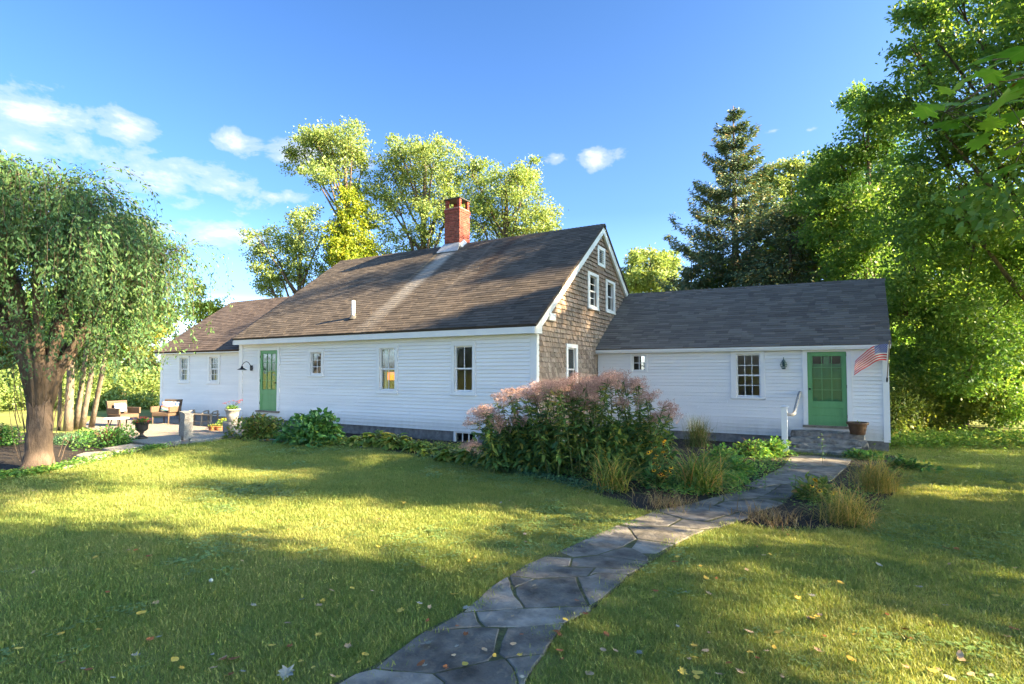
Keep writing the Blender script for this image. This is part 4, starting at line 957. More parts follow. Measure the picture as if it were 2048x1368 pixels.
for k in range(3):
    q = k*2.09+.3; MB().tube([(a[0]+.10*math.cos(q), a[1]+.10*math.sin(q), a[2]+.40), (a[0]+.22*math.cos(q), a[1]+.22*math.sin(q), a[2])], .014, 8).build('leg', METALD, tb)
# rustic bench
a = grd(404, 851, .02); bn = thing('rustic_bench', tuple(a), 'low weathered wooden bench against the left wing foundation', 'bench'); ax = np.array([.98, .2, 0]); ay = np.array([-.2, .98, 0])
MBn = lambda p: tuple(np.array(a)+ax*p[0]+ay*p[1]+np.array([0, 0, p[2]]))
for k in range(3): MB(MBn).bevbox((-.58, -.17+k*.115, .36), (.58, -.065+k*.115, .395), .006).build('seat_plank', WOODG, bn)
for sx in (-.5, .12, .52):
    for sy_ in (-.14, .14): MB(MBn).tube([(sx, sy_, 0), (sx+.01, sy_*.9, .36 if sy_ < 0 else .50)], [.03, .026], 8).build('leg', WOODG, bn)
for sx in (-.5, .12, .52): MB(MBn).tube([(sx, -.14, .36), (sx, -.05, .47), (sx, .14, .50)], .022, 8).build('arm', WOODG, bn)
MB(MBn).tube([(-.5, -.13, .15), (.52, -.13, .16)], .018, 8).build('stretcher', WOODG, bn)
# potted plants
def flowers(c, r, n, size, mat, parent, name='flower', zs=.5, shape=5):
    P = np.array(c)+sph(n)*np.array([r, r, r*zs])*rng.uniform(.6, 1, (n, 1)); P[:, 2] = np.maximum(P[:, 2], c[2]-.02)
    parts = []
    for k in range(shape):
        az = k*2*math.pi/shape+rng.uniform(0, 6, n); D = np.stack([np.cos(az), np.sin(az), np.full(n, .35)], 1)
        parts.append(leafgeo(P, D, np.tile((0, 0, 1.), (n, 1)), size*.6, size*.45, .1))
    V, Q = join(parts); return np_obj(name, V, Q, mat, parent)
def bushleaves(c, r, n, L, W, zs=.7, shell=.5, up=.25, six=False, floor=None):
    d = sph(n); d[:, 2] = np.abs(d[:, 2])*1.0-.05; rad = rng.uniform(0, 1, (n, 1))**shell
    P = np.array(c)+d*rad*np.array([r, r, r*zs]) if not hasattr(r, '__len__') else np.array(c)+d*rad*np.array(r)
    D = d+sph(n)*.7+(0, 0, up-.3); N = d*.4+sph(n)*.5+(0, 0, 1.0)
    Lk = L*rng.uniform(.65, 1.2, n)
    return (leafgeo6 if six else leafgeo)(P, D, N, Lk, Lk*W/L)
a = grd(283, 877, .12); un = thing('flower_urn', tuple(a), 'black pedestal urn of red flowers on the granite slab', 'urn')
MB().lathe([(0, 0), (.13, 0), (.13, .03), (.085, .05), (.04, .09), (.035, .13), (.06, .15), (.05, .165), (.10, .19), (.13, .23), (.135, .33), (.15, .36), (.185, .385), (.19, .40), (.165, .40), (.15, .36), (0, .35)], tuple(a), 28, .012).build('urn', URNM, un, True)
V, Q = bushleaves(a+(0, 0, .36), .20, 260, .06, .045, .6); np_obj('foliage', V, Q, L_DARK, un); flowers(a+(0, 0, .42), .22, 110, .05, L_RED, un, zs=.55)
flowers(a+(-.18, .02, .34), .10, 25, .045, L_RED, un)
a = grd(464, 866, .02); sp_ = rockbox((a[0]-.19, a[1]-.19, a[2]-.05), (a[0]+.19, a[1]+.19, a[2]+.34), .02, .10, 21).build('stone_pedestal', GRANITE, smooth=True); tag(sp_, 'grey stone block carrying the large grey flower pot', 'pedestal')
b = a+(0, 0, .34); gp_ = thing('potted_geranium', tuple(b), 'large grey pot of sparse red geraniums beside the left door', 'potted plant'); MB().lathe(pot_prof(.13, .19, .36, .025), tuple(b), 28).build('pot', POTGREY, gp_, True)
V, Q = bushleaves(b+(0, 0, .33), .18, 170, .055, .05, .7); np_obj('foliage', V, Q, L_LOW, gp_)
stg = MB()
for k in range(9):
    q = rng.uniform(0, 6.28); e = b+np.array([math.cos(q)*.22, math.sin(q)*.22, .55+rng.uniform(-.05, .08)]); stg.tube([b+(0, 0, .33), (b+e)/2+np.array([0, 0, .19]), e], .004, 5); 
    flowers(e, .045, 9, .035, L_RED, gp_)
stg.build('stems', STEM, gp_)
a = grd(447, 858, .02); ym = thing('potted_mum', tuple(a), 'dark pot of yellow mums beside the stone pedestal', 'potted plant'); MB().lathe(pot_prof(.10, .14, .2, .012), tuple(a), 24).build('pot', METALD, ym, True)
V, Q = bushleaves(a+(0, 0, .18), .20, 200, .05, .03, .7); np_obj('foliage', V, Q, L_LOW, ym); flowers(a+(0, 0, .24), .20, 90, .035, L_MUM, ym, zs=.6, shape=6)
for u, lab in ((425, 'left small terracotta bowl of greenery by the yellow mums'), (438, 'right small terracotta bowl of greenery by the yellow mums')):
    a = grd(u, 861, .02); tp = thing('terracotta_bowl', tuple(a), lab, 'potted plant', 'terracotta bowls by the pedestal'); MB().lathe(pot_prof(.09, .12, .13, .012), tuple(a), 22).build('pot', TERRA, tp, True)
    V, Q = bushleaves(a+(0, 0, .11), .14, 90, .05, .03, .6); np_obj('foliage', V, Q, L_PEO, tp)
# hose lying in the bed
hp = [grd(u, v, .03) for u, v in [(520, 880), (545, 879), (565, 881), (590, 877), (622, 882), (655, 889), (690, 886), (712, 884), (732, 889), (722, 894), (705, 890), (690, 886)]]
hs = []
for i in range(len(hp)-1):
    for k in range(4): hs.append(hp[i]+(hp[i+1]-hp[i])*k/4)
tag(MB().tube(hs, .011, 6).build('garden_hose', pmat('grey_hose', (.30, .34, .34), (.38, .42, .42), 9, .5), smooth=True), 'pale grey garden hose looped at the lawn edge of the bed', 'hose')
a = gr(422, 1168); tag(MB().lathe([(0, 0), (.008, 0), (.014, .006), (.017, .015), (.014, .024), (.007, .03), (0, .031)], tuple(a+(0, 0, .012)), 16).build('puffball', pmat('puffball_skin', (.36, .40, .34), (.45, .48, .42), 60, .8), smooth=True), 'small pale round puffball in the lawn grass', 'mushroom')

# ------------------------------------------------------------------ plants of the beds
def dome(c, r, n, L, W, mat, name, label, cat, group=None, shell=.3, six=True, stems=14, up=.2):
    """a leafy mound: leaves through a half ellipsoid, a few stems inside"""
    c = np.array(c); t = thing(name, tuple(c), label, cat, group)
    lob = [(c+np.array([rng.normal()*r[0]*.42, rng.normal()*r[1]*.42, 0]), np.array(r)*np.array([rng.uniform(.5, .7), rng.uniform(.5, .7), rng.uniform(.65, 1.0)])) for _ in range(7)]+[(c, np.array(r)*.85)]
    parts = [bushleaves(a, b, n//len(lob), L, W, shell=shell, six=six, up=up) for a, b in lob]
    V, Q = join(parts); V[:, 2] = np.maximum(V[:, 2], c[2]+.012); np_obj('foliage', V, Q, mat, t)
    s = MB()
    for k in range(stems):
        a = rng.uniform(0, 6.28); q = rng.uniform(.2, .75); e = c+np.array([math.cos(a)*r[0]*q, math.sin(a)*r[1]*q, r[2]*rng.uniform(.5, .85)]); s.tube([c+(e-c)*.05*np.array([1, 1, 0]), (c+e)/2*np.array([1, 1, 1])+np.array([0, 0, r[2]*.08]), e], [.010, .008, .004], 5)
    s.build('stems', STEMB, t); return t
def pz(px, Z): return px/F*Z
def mound(u, v, ru, rv, n, L, W, mat, name, label, cat, group=None, **k):
    c = gr(u, v); Z = float((c-CP)@FW); return dome(c, (pz(ru, Z), pz(ru, Z)*.85, pz(rv, Z)), n, L, W, mat, name, label, cat, group, **k)
mound(638, 888, 64, 78, 1500, .16, .105, L_HYD, 'hydrangea_shrub', 'broad dark green shrub with big leaves under the six-pane window', 'shrub')
mound(517, 879, 52, 60, 1900, .12, .055, L_PEO, 'peony_shrub', 'yellow-green peony bush in front of the left green door', 'shrub')
mound(213, 895, 44, 54, 1500, .065, .04, L_DARK, 'boxwood_shrub', 'dense small-leaved shrub left of the red flower urn', 'shrub', stems=20)
mound(-4, 892, 34, 52, 900, .075, .045, L_DARK, 'boxwood_shrub', 'dark green shrub cut by the left picture edge', 'shrub', stems=20)
mound(140, 888, 40, 20, 600, .06, .035, L_BLUE, 'groundcover_mound', 'low bluish-green mound between the weeping trunk and the boxwood', 'plant')
mound(1806, 940, 30, 26, 320, .13, .07, L_DARK, 'hosta', 'dark broad-leaved plant at the right corner of the house', 'plant', stems=4)
def hosta(u, v, ru, rv, label, mat=L_HOS, n=125):
    c = gr(u, v); Z = float((c-CP)@FW); r = pz(ru, Z); h = pz(rv, Z); az = rng.uniform(0, 6.28, n); q = rng.uniform(.1, 1, n)**.6
    rad = np.stack([np.cos(az), np.sin(az), np.zeros(n)], 1); P = c+rad*(q*r*.62)[:, None]; P[:, 2] += h*(1.05-.75*q)*rng.uniform(.6, 1, n)
    D = rad+np.stack([np.zeros(n)]*2+[.45-.6*q], 1)+sph(n)*.25; N = np.tile((0, 0, 1.), (n, 1))+rad*.4+sph(n)*.25; L = rng.uniform(.65, 1.1, n)*r*.68
    t = thing('hosta', tuple(c), label, 'plant', 'hostas along the main wall'); V, Q = leafgeo6(P, D, N, L, L*.55, .18, .28); V[:, 2] = np.maximum(V[:, 2], c[2]+.014)
    np_obj('leaves', V, Q, mat, t); s = MB()
    for k in range(0, n, 3): s.tube([c, (c+P[k])/2+np.array([0, 0, .03]), P[k]], [.006, .005, .003], 4)
    s.build('stalks', STEM, t); return t
for i, (u, v, a, b) in enumerate([(722, 893, 30, 26), (757, 892, 34, 34), (792, 898, 32, 34), (832, 905, 26, 26), (858, 913, 22, 18), (905, 923, 34, 30), (942, 926, 38, 34), (978, 934, 30, 28)]):
    hosta(u, v, a, b, ['hosta nearest the broad dark shrub', 'tall pale hosta under the lamp-lit window', 'hosta below the right jamb of the lamp-lit window', 'loose green hosta between the two windows', 'smallest hosta in the row along the main wall', 'hosta left of the cellar window', 'wide hosta in front of the cellar window', 'hosta touching the tall pink-flowered plants'][i])
hosta(1588, 884, 16, 20, 'yellowing hosta between newel post and stone steps', n=30)

# joe-pye weed: tall leafy stems, domed faded-pink heads
def headmesh(r, n, seed):
    g = np.random.default_rng(seed); k = 11; parts = []; d = unit(g.normal(size=(k, 3))); d[:, 2] = np.abs(d[:, 2])*.6
    for q in d:
        c = q*np.array([r, r, r*.75]); m = n//k; P = c+g.normal(size=(m, 3))*r*.22
        parts.append(leafgeo(P, unit(g.normal(size=(m, 3)))+(0, 0, .6), unit(g.normal(size=(m, 3))), g.uniform(.012, .026, m), .010))
        S = np.linspace(0, 1, 2)[:, None]*c; parts.append((np.array([(0, 0, -r*.9), (.003, 0, -r*.9), tuple(c+(.003, 0, 0)), tuple(c)]), np.array([[0, 1, 2, 3]])))
    return np_mesh('flower_head', *join(parts), L_PINK)
HEADS = [headmesh(r, 300, i) for i, r in enumerate((.13, .11, .15, .09))]
outl_u = [935, 960, 985, 1030, 1080, 1130, 1165, 1230, 1275, 1310, 1345, 1370]; outl_v = [822, 805, 782, 772, 758, 752, 746, 740, 748, 785, 812, 836]
def joepye(ub, vb, u0, u1, ns, label, side_low=0):
    c = gr(ub, vb); Zc = float((c-CP)@FW); t = thing('joe_pye_weed', tuple(c), label, 'flowering plant', 'tall pink-flowered plants in the bed'); s = MB(); parts = []
    for k in range(ns):
        u = u0+(u1-u0)*(k+rng.uniform(.1, .9))/ns; top = np.interp(u, outl_u, outl_v); v = top+10+min(70, abs(rng.normal())*16+(rng.uniform(25, 60) if rng.uniform() < .22 else 0))
        Z = Zc+rng.uniform(-.55, .75); e = atZ(u, v, Z); b = c+np.array([rng.normal()*.28, rng.normal()*.28, 0]); b[:2] += (e[:2]-b[:2])*.35; b[2] = gz(b[0], b[1])
        m = b*.45+e*.55; m[2] += .16; m[:2] = m[:2]*.8+b[:2]*.2; pts = [b*(1-q)**2+2*m*q*(1-q)+e*q*q for q in np.linspace(0, 1, 8)]
        s.tube(pts, list(np.linspace(.010, .005, 8)), 5)
        nw = int(rng.uniform(15, 21))
        for w in range(nw):
            q = .14+.83*(w+rng.uniform(-.4, .4))/nw; p = b*(1-q)**2+2*m*q*(1-q)+e*q*q; kk = 4; az = rng.uniform(0, 6.28)+np.arange(kk)*math.pi/2; rd = np.stack([np.cos(az), np.sin(az), np.full(kk, .30-.55*(1-q))], 1)+rng.normal(size=(kk, 3))*.32
            L = (.20-.08*q)*rng.uniform(.5, 1.2, kk); parts.append(leafgeo6(np.tile(p, (kk, 1)), rd, np.tile((0, 0, 1.), (kk, 1))+rng.normal(size=(kk, 3))*.25, L, L*.34, .12, .3))
        for w in range(rng.integers(2, 5)):
            a = rng.uniform(0, 6.28); o = np.array([math.cos(a)*.13, math.sin(a)*.13, rng.uniform(-.12, .03)])*(w > 0)
            if w: s.tube([pts[-2], e+o], .003, 4)
            obj('flower_head', HEADS[rng.integers(0, 4)], t, e+o, (rng.normal()*.25, rng.normal()*.25, a), (rng.uniform(.7, 1.15),)*3)
    low = [bushleaves(c+np.array([rng.normal()*.3-.08, rng.normal()*.2+.28, .1]), (.5, .42, .85), 260, .15, .06, shell=.35, six=True, up=0) for _ in range(5)]
    V, Q = join(parts+low); V[:, 2] = np.maximum(V[:, 2], c[2]+.02); np_obj('foliage', V, Q, L_JOE, t); s.build('stems', STEM, t)
joepye(1030, 943, 942, 1050, 17, 'leftmost tall pink-flowered plant, leaning towards the main wall')
joepye(1110, 950, 1040, 1140, 18, 'tall pink-flowered plant in front of the shingled gable')
joepye(1195, 955, 1125, 1225, 19, 'tallest pink-flowered plant with sunlit orange-pink heads')
joepye(1280, 950, 1215, 1345, 18, 'rightmost tall pink-flowered plant, beside the feathery bush')
for nm, (u, v, n, L, W, lean, mat, lab, cat, kk) in {
    'a': (1225, 980, 230, .78, .018, .95, L_STRAP, 'daylily clump with brown arching leaves in front of the pink-flowered plants', 'plant', 'daylily'),
    'b': (1400, 982, 330, .85, .018, .85, L_STRAP, 'fuller upright daylily clump right of the yellow daisies', 'plant', 'daylily'),
    'c': (1340, 1014, 240, .27, .006, .8, L_DRY, 'dry straw-coloured tuft at the left edge of the path', 'plant', 'dry_tuft'),
    'd': (1537, 1044, 220, .27, .008, .8, L_DRY, 'dry straw-coloured tuft at the right edge of the path', 'plant', 'dry_tuft'),
    'e': (1692, 1046, 700, .60, .006, 1.1, L_GRASS, 'arching ornamental grass clump nearest the camera', 'plant', 'ornamental_grass'),
    'f': (1752, 984, 640, .72, .006, .95, L_GRASS, 'taller ornamental grass clump nearer the house corner', 'plant', 'ornamental_grass'),
    'g': (1397, 894, 520, .78, .006, .42, L_FINE, 'feathery brown-green bush against the right wing', 'plant', 'feathery_bush')}.items():
    c = gr(u, v); t = thing(kk, tuple(c), lab, cat); az = rng.uniform(0, 6.28, n); rb = .11 if kk != 'dry_tuft' else .17
    base = c+np.stack([rng.normal(size=n)*rb, rng.normal(size=n)*rb, np.zeros(n)], 1); Ls = L*rng.uniform(.55, 1.15, n)
    V, Q = strapgeo(base, az, Ls, np.abs(rng.normal(size=n))*lean*.6+.05, W*rng.uniform(.6, 1.2, n), (2.5 if kk != 'feathery_bush' else .6)*rng.uniform(.4, 1.4, n)); V[:, 2] = np.maximum(V[:, 2], c[2]+.012)
    np_obj('blades', V, Q, mat, t)
    if kk == 'feathery_bush':
        P = c+sph(2600)*rng.uniform(.3, 1, (2600, 1))*np.array([.5, .45, .62]); P = P[P[:, 2] > c[2]]; V, Q = leafgeo(P, sph(len(P))+(0, 0, .7), sph(len(P)), .05, .009); np_obj('foliage', V, Q, L_FINE, t)
# daisies
def daisymesh(r, npet):
    az = np.arange(npet)*2*math.pi/npet; D = np.stack([np.cos(az), np.sin(az), np.full(npet, -.12)], 1); return np_mesh('flower', *leafgeo(np.zeros((npet, 3)), D, np.tile((0, 0, 1.), (npet, 1)), r, r*.42, .05), L_YEL)
DAISY = daisymesh(.038, 12); cn = MB().lathe([(0, -.002), (.012, -.002), (.013, .006), (.007, .014), (0, .015)], (0, 0, 0), 10); CONE = bpy.data.meshes.new('flower_centre'); CONE.from_pydata(cn.v, [], cn.f); CONE.materials.append(L_CONE)
def susans(u, v, boxes, n, label, leafmat=L_HYD):
    c = gr(u, v); Zc = float((c-CP)@FW); t = thing('coneflower', tuple(c), label, 'flowering plant'); V, Q = bushleaves(c, (.24, .24, .34), 220, .12, .055, six=True); V[:, 2] = np.maximum(V[:, 2], c[2]+.012); np_obj('foliage', V, Q, leafmat, t); s = MB()
    for k in range(n):
        u0, u1, v0, v1 = boxes[k % len(boxes)]; e = atZ(rng.uniform(u0, u1), rng.uniform(v0, v1), Zc+rng.uniform(-.60, -.10)); b = c+np.array([rng.normal()*.1, rng.normal()*.1, 0]); s.tube([b, (b+e)/2+np.array([0, 0, .05]), e], [.004, .003, .0025], 5)
        rot = (rng.normal()*.4+.35, rng.normal()*.35, rng.uniform(0, 6.28)); o = obj('flower', DAISY, t, e, rot, (rng.uniform(.8, 1.2),)*3); q = bpy.data.objects.new('flower_centre', CONE); link(q, o)
    s.build('stems', STEM, t)
susans(1318, 976, [(1293, 1335, 882, 912), (1305, 1345, 915, 945), (1318, 1328, 945, 955)], 34, 'yellow black-eyed daisies in front of the pink-flowered plants')
susans(1632, 1000, [(1618, 1645, 958, 985), (1660, 1672, 982, 990)], 8, 'small plant with a few orange daisies right of the path', L_PEO)
for i, (u, v, a, b, lab) in enumerate([(1440, 930, 40, 44, 'light green leafy clump behind the upright daylily'), (1478, 945, 42, 40, 'light green leafy clump nearest the path edge'), (1505, 915, 40, 46, 'light green leafy clump below the twelve-pane window'), (1543, 912, 32, 44, 'light green leafy clump left of the newel post'), (1460, 968, 30, 20, 'lowest light green leafy clump beside the flagstones'), (1730, 918, 26, 18, 'small weedy clump at the right foot of the steps')]):
    mound(u, v, a, b, 620, .075, .06, L_LOW, 'columbine', lab, 'plant', 'light green leafy clumps in the bed', stems=10)
for i, (u, v, h) in enumerate([(1478, 1000, 40), (1530, 985, 50), (1645, 930, 60), (1590, 990, 40)]):
    c = gr(u, v); Z = float((c-CP)@FW); n = 26; q = rng.uniform(.2, 1, n); P = c+np.stack([rng.normal(size=n)*.03, rng.normal(size=n)*.03, q*pz(h, Z)], 1); t = thing('weed_seedling', tuple(c), ['thin weed in a path joint near the dry tufts', 'thin weed in the middle of the path', 'tall thin weed on the path below the steps', 'thin weed at the right edge of the path'][i], 'plant', 'weeds in the path')
    V, Q = leafgeo(P, sph(n)+(0, 0, .3), sph(n)+(0, 0, 1), .05, .016); np_obj('leaves', V, Q, L_LOW, t); MB().tube([c, c+np.array([.01, .0, pz(h, Z)])], .003, 4).build('stem', STEM, t)
# ground cover along the bed edges
def strip(px, n, wd, L, mat, name, label, zmax=.10):
    pts = np.array([gr(u, v) for u, v in px]); k = rng.integers(0, len(pts)-1, n); q = rng.uniform(0, 1, (n, 1)); P = pts[k]*(1-q)+pts[k+1]*q; P[:, :2] += rng.normal(size=(n, 2))*wd; P[:, 2] = -.02*np.clip(P[:, 1], 0, 18)+.015+rng.uniform(0, zmax, n)
    V, Q = leafgeo(P, sph(n)*(1, 1, .35), sph(n)*.5+(0, 0, 1), L*rng.uniform(.6, 1.2, n), L*.75); return tag(np_obj(name, V, Q, mat), label, kind='stuff')
strip([(-60, 968), (0, 958), (60, 952), (120, 940), (170, 927), (232, 914), (290, 901), (330, 897)], 3800, .10, .05, L_LOW, 'ground_ivy', 'creeping green ivy along the lawn edge under the weeping tree')
strip([(850, 912), (920, 925), (1000, 940), (1060, 952), (1120, 964), (1170, 976), (1200, 985)], 2600, .14, .04, L_BLUE, 'periwinkle', 'low creeping leaves along the lawn edge of the flower bed', .07)
strip([(640, 898), (720, 888), (800, 893), (860, 900), (930, 905), (985, 915)], 3000, .22, .06, L_HOS, 'periwinkle', 'low pale leaves between the hostas along the main wall', .16)
strip([(1350, 990), (1420, 975), (1480, 950), (1540, 925)], 2400, .22, .055, L_LOW, 'periwinkle', 'low green leaves along the left edge of the path', .12)
strip([(1640, 1020), (1700, 1000), (1760, 960), (1790, 930)], 900, .2, .045, L_LOW, 'periwinkle', 'low green leaves between the ornamental grasses', .08)
strip([(1000, 930), (1100, 945), (1200, 955), (1300, 960), (1400, 950), (1480, 935)], 2200, .35, .05, L_HYD, 'periwinkle', 'low dark leaves under the tall pink-flowered plants', .12)
strip([(120, 880), (200, 872), (240, 868)], 1500, .3, .05, L_BLUE, 'ground_ivy', 'bluish ground cover behind the boxwood', .15)
def chips(poly, n, name, label):
    P = np.array(poly); lo_, hi_ = P.min(0), P.max(0); X = rng.uniform(lo_, hi_, (n*2, 2)); X = X[inpoly(X, poly)][:n]; m = len(X); p = np.column_stack([X, -.02*np.clip(X[:, 1], 0, 18)+.014+rng.uniform(0, .012, m)])
    V, Q = leafgeo(p, sph(m)*(1, 1, .3), sph(m)*.6+(0, 0, 1), rng.uniform(.015, .05, m), .014, .05); return tag(np_obj(name, V, Q, CHIP), label, kind='stuff')
CHIP = pmat('bark_chip', (.018, .014, .012), (.11, .075, .055), 25, .95, var=.5)
chips(BED, 6000, 'bark_chips', 'bark chips of the long flower bed'); chips(RBED, 1500, 'bark_chips', 'bark chips right of the path'); chips(LBED, 4000, 'bark_chips', 'bark chips under the weeping tree')

# ------------------------------------------------------------------ trees
def crown(blobs, L, dens, g, flat=.6, spread=.40, droop=.2, asp=.58):
    """leaves in clumps spread through ellipsoids; blobs = (centre, radii)"""
    Ps, Cs = [], []
    sat = []
    for c, r in blobs:      # smaller outlying boughs round every main one, for a ragged outline
        for _ in range(4):
            d = unit(g.normal(size=3)); k = g.uniform(.34, .58); sat.append((np.array(c, float)+d*np.array(r, float)*g.uniform(.85, 1.3), np.array(r, float)*k))
    for c, r in [(c, np.array(r)*.86) for c, r in blobs]+sat:
        c = np.array(c, float); r = np.array(r, float); vol = float(r.prod())**(1/3); nc = max(8, int(27*dens*(vol/1.2)**1.8)); d = unit(g.normal(size=(nc, 3))); q = g.uniform(.12, 1, (nc, 1))**.45
        cc = c+d*q*r; sp = spread*np.clip(vol/1.6, .45, 1.5); per = int(58*np.clip(vol/1.6, .6, 1.6)**1.2)
        for o in cc:
            m = max(6, int(per*g.uniform(.45, 1.4))); Ps.append(o+g.normal(size=(m, 3))*sp*np.array([1, 1, flat])*g.uniform(.7, 1.25)); Cs.append(np.tile(c, (m, 1)))
    P = np.concatenate(Ps); C = np.concatenate(Cs); n = len(P); out = unit(P-C)
    D = out*.5+unit(g.normal(size=(n, 3)))+np.array([0, 0, -droop]); N = np.array([0, 0, 1.])+unit(g.normal(size=(n, 3)))*1.3+out*.4
    Ls = L*g.uniform(.6, 1.25, n); return leafgeo(P, D, N, Ls, Ls*asp, .15)
def limbs(base, top, r0, blobs, g, m, mt, twigs=4):
    base, top = np.array(base, float), np.array(top, float); ax = top-base; k = 9
    pts = [base+ax*t_+np.array([math.sin(t_*5+base[0])*.12, math.cos(t_*4+base[1])*.12, 0])*np.linalg.norm(ax)*.06*math.sin(t_*3.1) for t_ in np.linspace(0, 1, k)]
    mt.tube(pts, [r0*1.35]+[r0*(1-.72*t_) for t_ in np.linspace(.08, 1, k-1)], 10)
    for c, r in blobs:
        c = np.array(c, float); t_ = np.clip((c[2]-base[2])/(ax[2]+1e-6)-.28, .25, .97); s = base+ax*t_; q = (s+c)/2+np.array([0, 0, -.06*np.linalg.norm(c-s)])
        rr = r0*(1-.72*t_)*.55; m.tube([s, s*.35+q*.65, q*.5+c*.5+np.array([0, 0, .1]), c], [rr, rr*.8, rr*.55, rr*.25], 6, False)
        for w in range(twigs):
            e = c+unit(g.normal(size=3))*np.array(r)*.85; m.tube([q*.3+c*.7, (c+e)/2+np.array([0, 0, .08]), e], [rr*.4, rr*.25, rr*.08], 4, False)
def tree(name, label, base, top, r0, blobs, L, dens, mat, seed, group=None, bark=BARK, **k):
    g = np.random.default_rng(seed); t = thing(name, tuple(base), label, 'tree', group); mt, ml = MB(), MB(); limbs(base, top, r0, blobs, g, ml, mt)
    mt.build('trunk', bark, t, True); ml.build('limbs', bark, t, True); V, Q = crown(blobs, L, dens, g, **k); np_obj('crown', V, Q, mat, t); return t
def pxb(l, Z, dz=None): return [(atZ(u, v, Z+(dz[i % len(dz)] if dz else 0)), (pz(ru, Z), pz((ru+rv)/2, Z), pz(rv, Z))) for i, (u, v, ru, rv) in enumerate(l)]
def gbase(u, Z): p = atZ(u, 744, Z); return np.array([p[0], p[1], gz(p[0], p[1])])
L_BGY = lmat('sunny_oak_leaf', [(0, (.085, .15, .045)), (.45, (.165, .245, .070)), (.8, (.26, .31, .10)), (1, (.42, .39, .16))], .4, patch=.35)
L_VINE = lmat('vine_leaf', [(0, (0.098, 0.168, 0.021)), (.6, (0.224, 0.294, 0.028)), (1, (0.392, 0.392, 0.056))], .45)
L_MAP = lmat('maple_leaf', [(0, (.062, .15, .034)), (.5, (.125, .245, .05)), (.85, (.23, .33, .07)), (1, (.42, .40, .10))], .5, patch=.3)
L_MAPY = lmat('turning_maple_leaf', [(0, (0.068, 0.112, 0.018)), (.5, (0.150, 0.188, 0.030)), (.85, (0.300, 0.285, 0.045)), (1, (0.510, 0.390, 0.090))], .45, patch=.4)
L_MAPO = lmat('olive_bush_leaf', [(0, (.05, .10, .02)), (.5, (.115, .17, .034)), (.88, (.21, .24, .05)), (1, (.40, .36, .09))], .4, patch=.4)
L_SPR = lmat('spruce_needle', [(0, (.065, .125, .075)), (.6, (.115, .18, .09)), (.92, (.19, .195, .09)), (1, (.42, .27, .11))], .12, .6)
L_CHY = lmat('cherry_leaf', [(0, (.045, .115, .055)), (.5, (.08, .165, .07)), (.85, (.14, .22, .075)), (.97, (.22, .25, .07)), (1, (.50, .36, .06))], .35, .55, .2, patch=.8)
BGG = 'tall trees behind the main house'
Zb = 33.; dzs = (0, -1.2, 1.1, -.6, .8)
bl = pxb([(600, 300, 24, 18), (625, 265, 26, 16), (725, 330, 22, 24), (660, 285, 62, 34), (690, 320, 52, 34), (612, 322, 36, 26), (655, 345, 40, 30), (640, 285, 40, 22), (705, 290, 35, 30), (690, 385, 36, 34)], Zb, dzs)
t_ = tree('oak_tree', 'tallest tree behind the roof with a bright vine on its trunk', gbase(715, Zb), atZ(690, 300, Zb), .28, bl, .155, 1.32, L_BGY, 21, BGG)
V, Q = crown(pxb([(697, 410, 26, 34), (708, 455, 34, 40), (722, 500, 46, 44), (735, 545, 50, 40), (690, 520, 26, 34)], Zb-1), .18, 3.4, np.random.default_rng(31), spread=.3); np_obj('vine', V, Q, L_VINE, t_)
bl = pxb([(820, 318, 52, 34), (868, 318, 48, 36), (785, 350, 40, 36), (905, 345, 30, 34), (840, 375, 60, 40), (795, 410, 40, 36), (862, 440, 46, 40), (820, 480, 48, 34), (880, 400, 40, 34), (850, 298, 34, 22), (800, 300, 26, 26), (905, 405, 22, 26), (760, 385, 26, 30)], Zb, dzs)
tree('oak_tree', 'round-topped tree behind the roof left of the chimney', gbase(840, Zb), atZ(850, 330, Zb), .32, bl, .155, 1.47, L_BGY, 22, BGG)
bl = pxb([(1000, 358, 52, 34), (1050, 372, 44, 42), (955, 385, 34, 42), (1075, 420, 36, 36), (1010, 415, 62, 44), (960, 440, 42, 40), (1050, 455, 50, 36), (1000, 480, 60, 30), (945, 345, 20, 20), (1060, 345, 24, 22), (1095, 455, 22, 24)], Zb, dzs)
tree('oak_tree', 'spreading tree behind the roof right of the chimney', gbase(1010, Zb), atZ(1012, 360, Zb), .32, bl, .155, 1.55, L_BGY, 23, BGG)
bl = pxb([(545, 500, 46, 36), (520, 480, 26, 28), (590, 470, 46, 34), (640, 480, 40, 40), (560, 545, 48, 34), (615, 530, 52, 36), (610, 440, 32, 22), (540, 572, 40, 24), (665, 540, 36, 34)], Zb, dzs)
tree('oak_tree', 'lower wide tree behind the roof, leftmost of the group', gbase(590, Zb), atZ(600, 460, Zb), .26, bl, .155, 1.47, L_BGY, 24, BGG)
bl = pxb([(408, 640, 28, 40), (392, 600, 20, 28), (425, 625, 20, 24), (380, 690, 36, 40)], 38, dzs); tree('oak_tree', 'yellow-green treetop just left of the left wing roof', gbase(400, 38), atZ(400, 600, 38), .18, bl, .2, 1.6, L_VINE, 25, BGG)
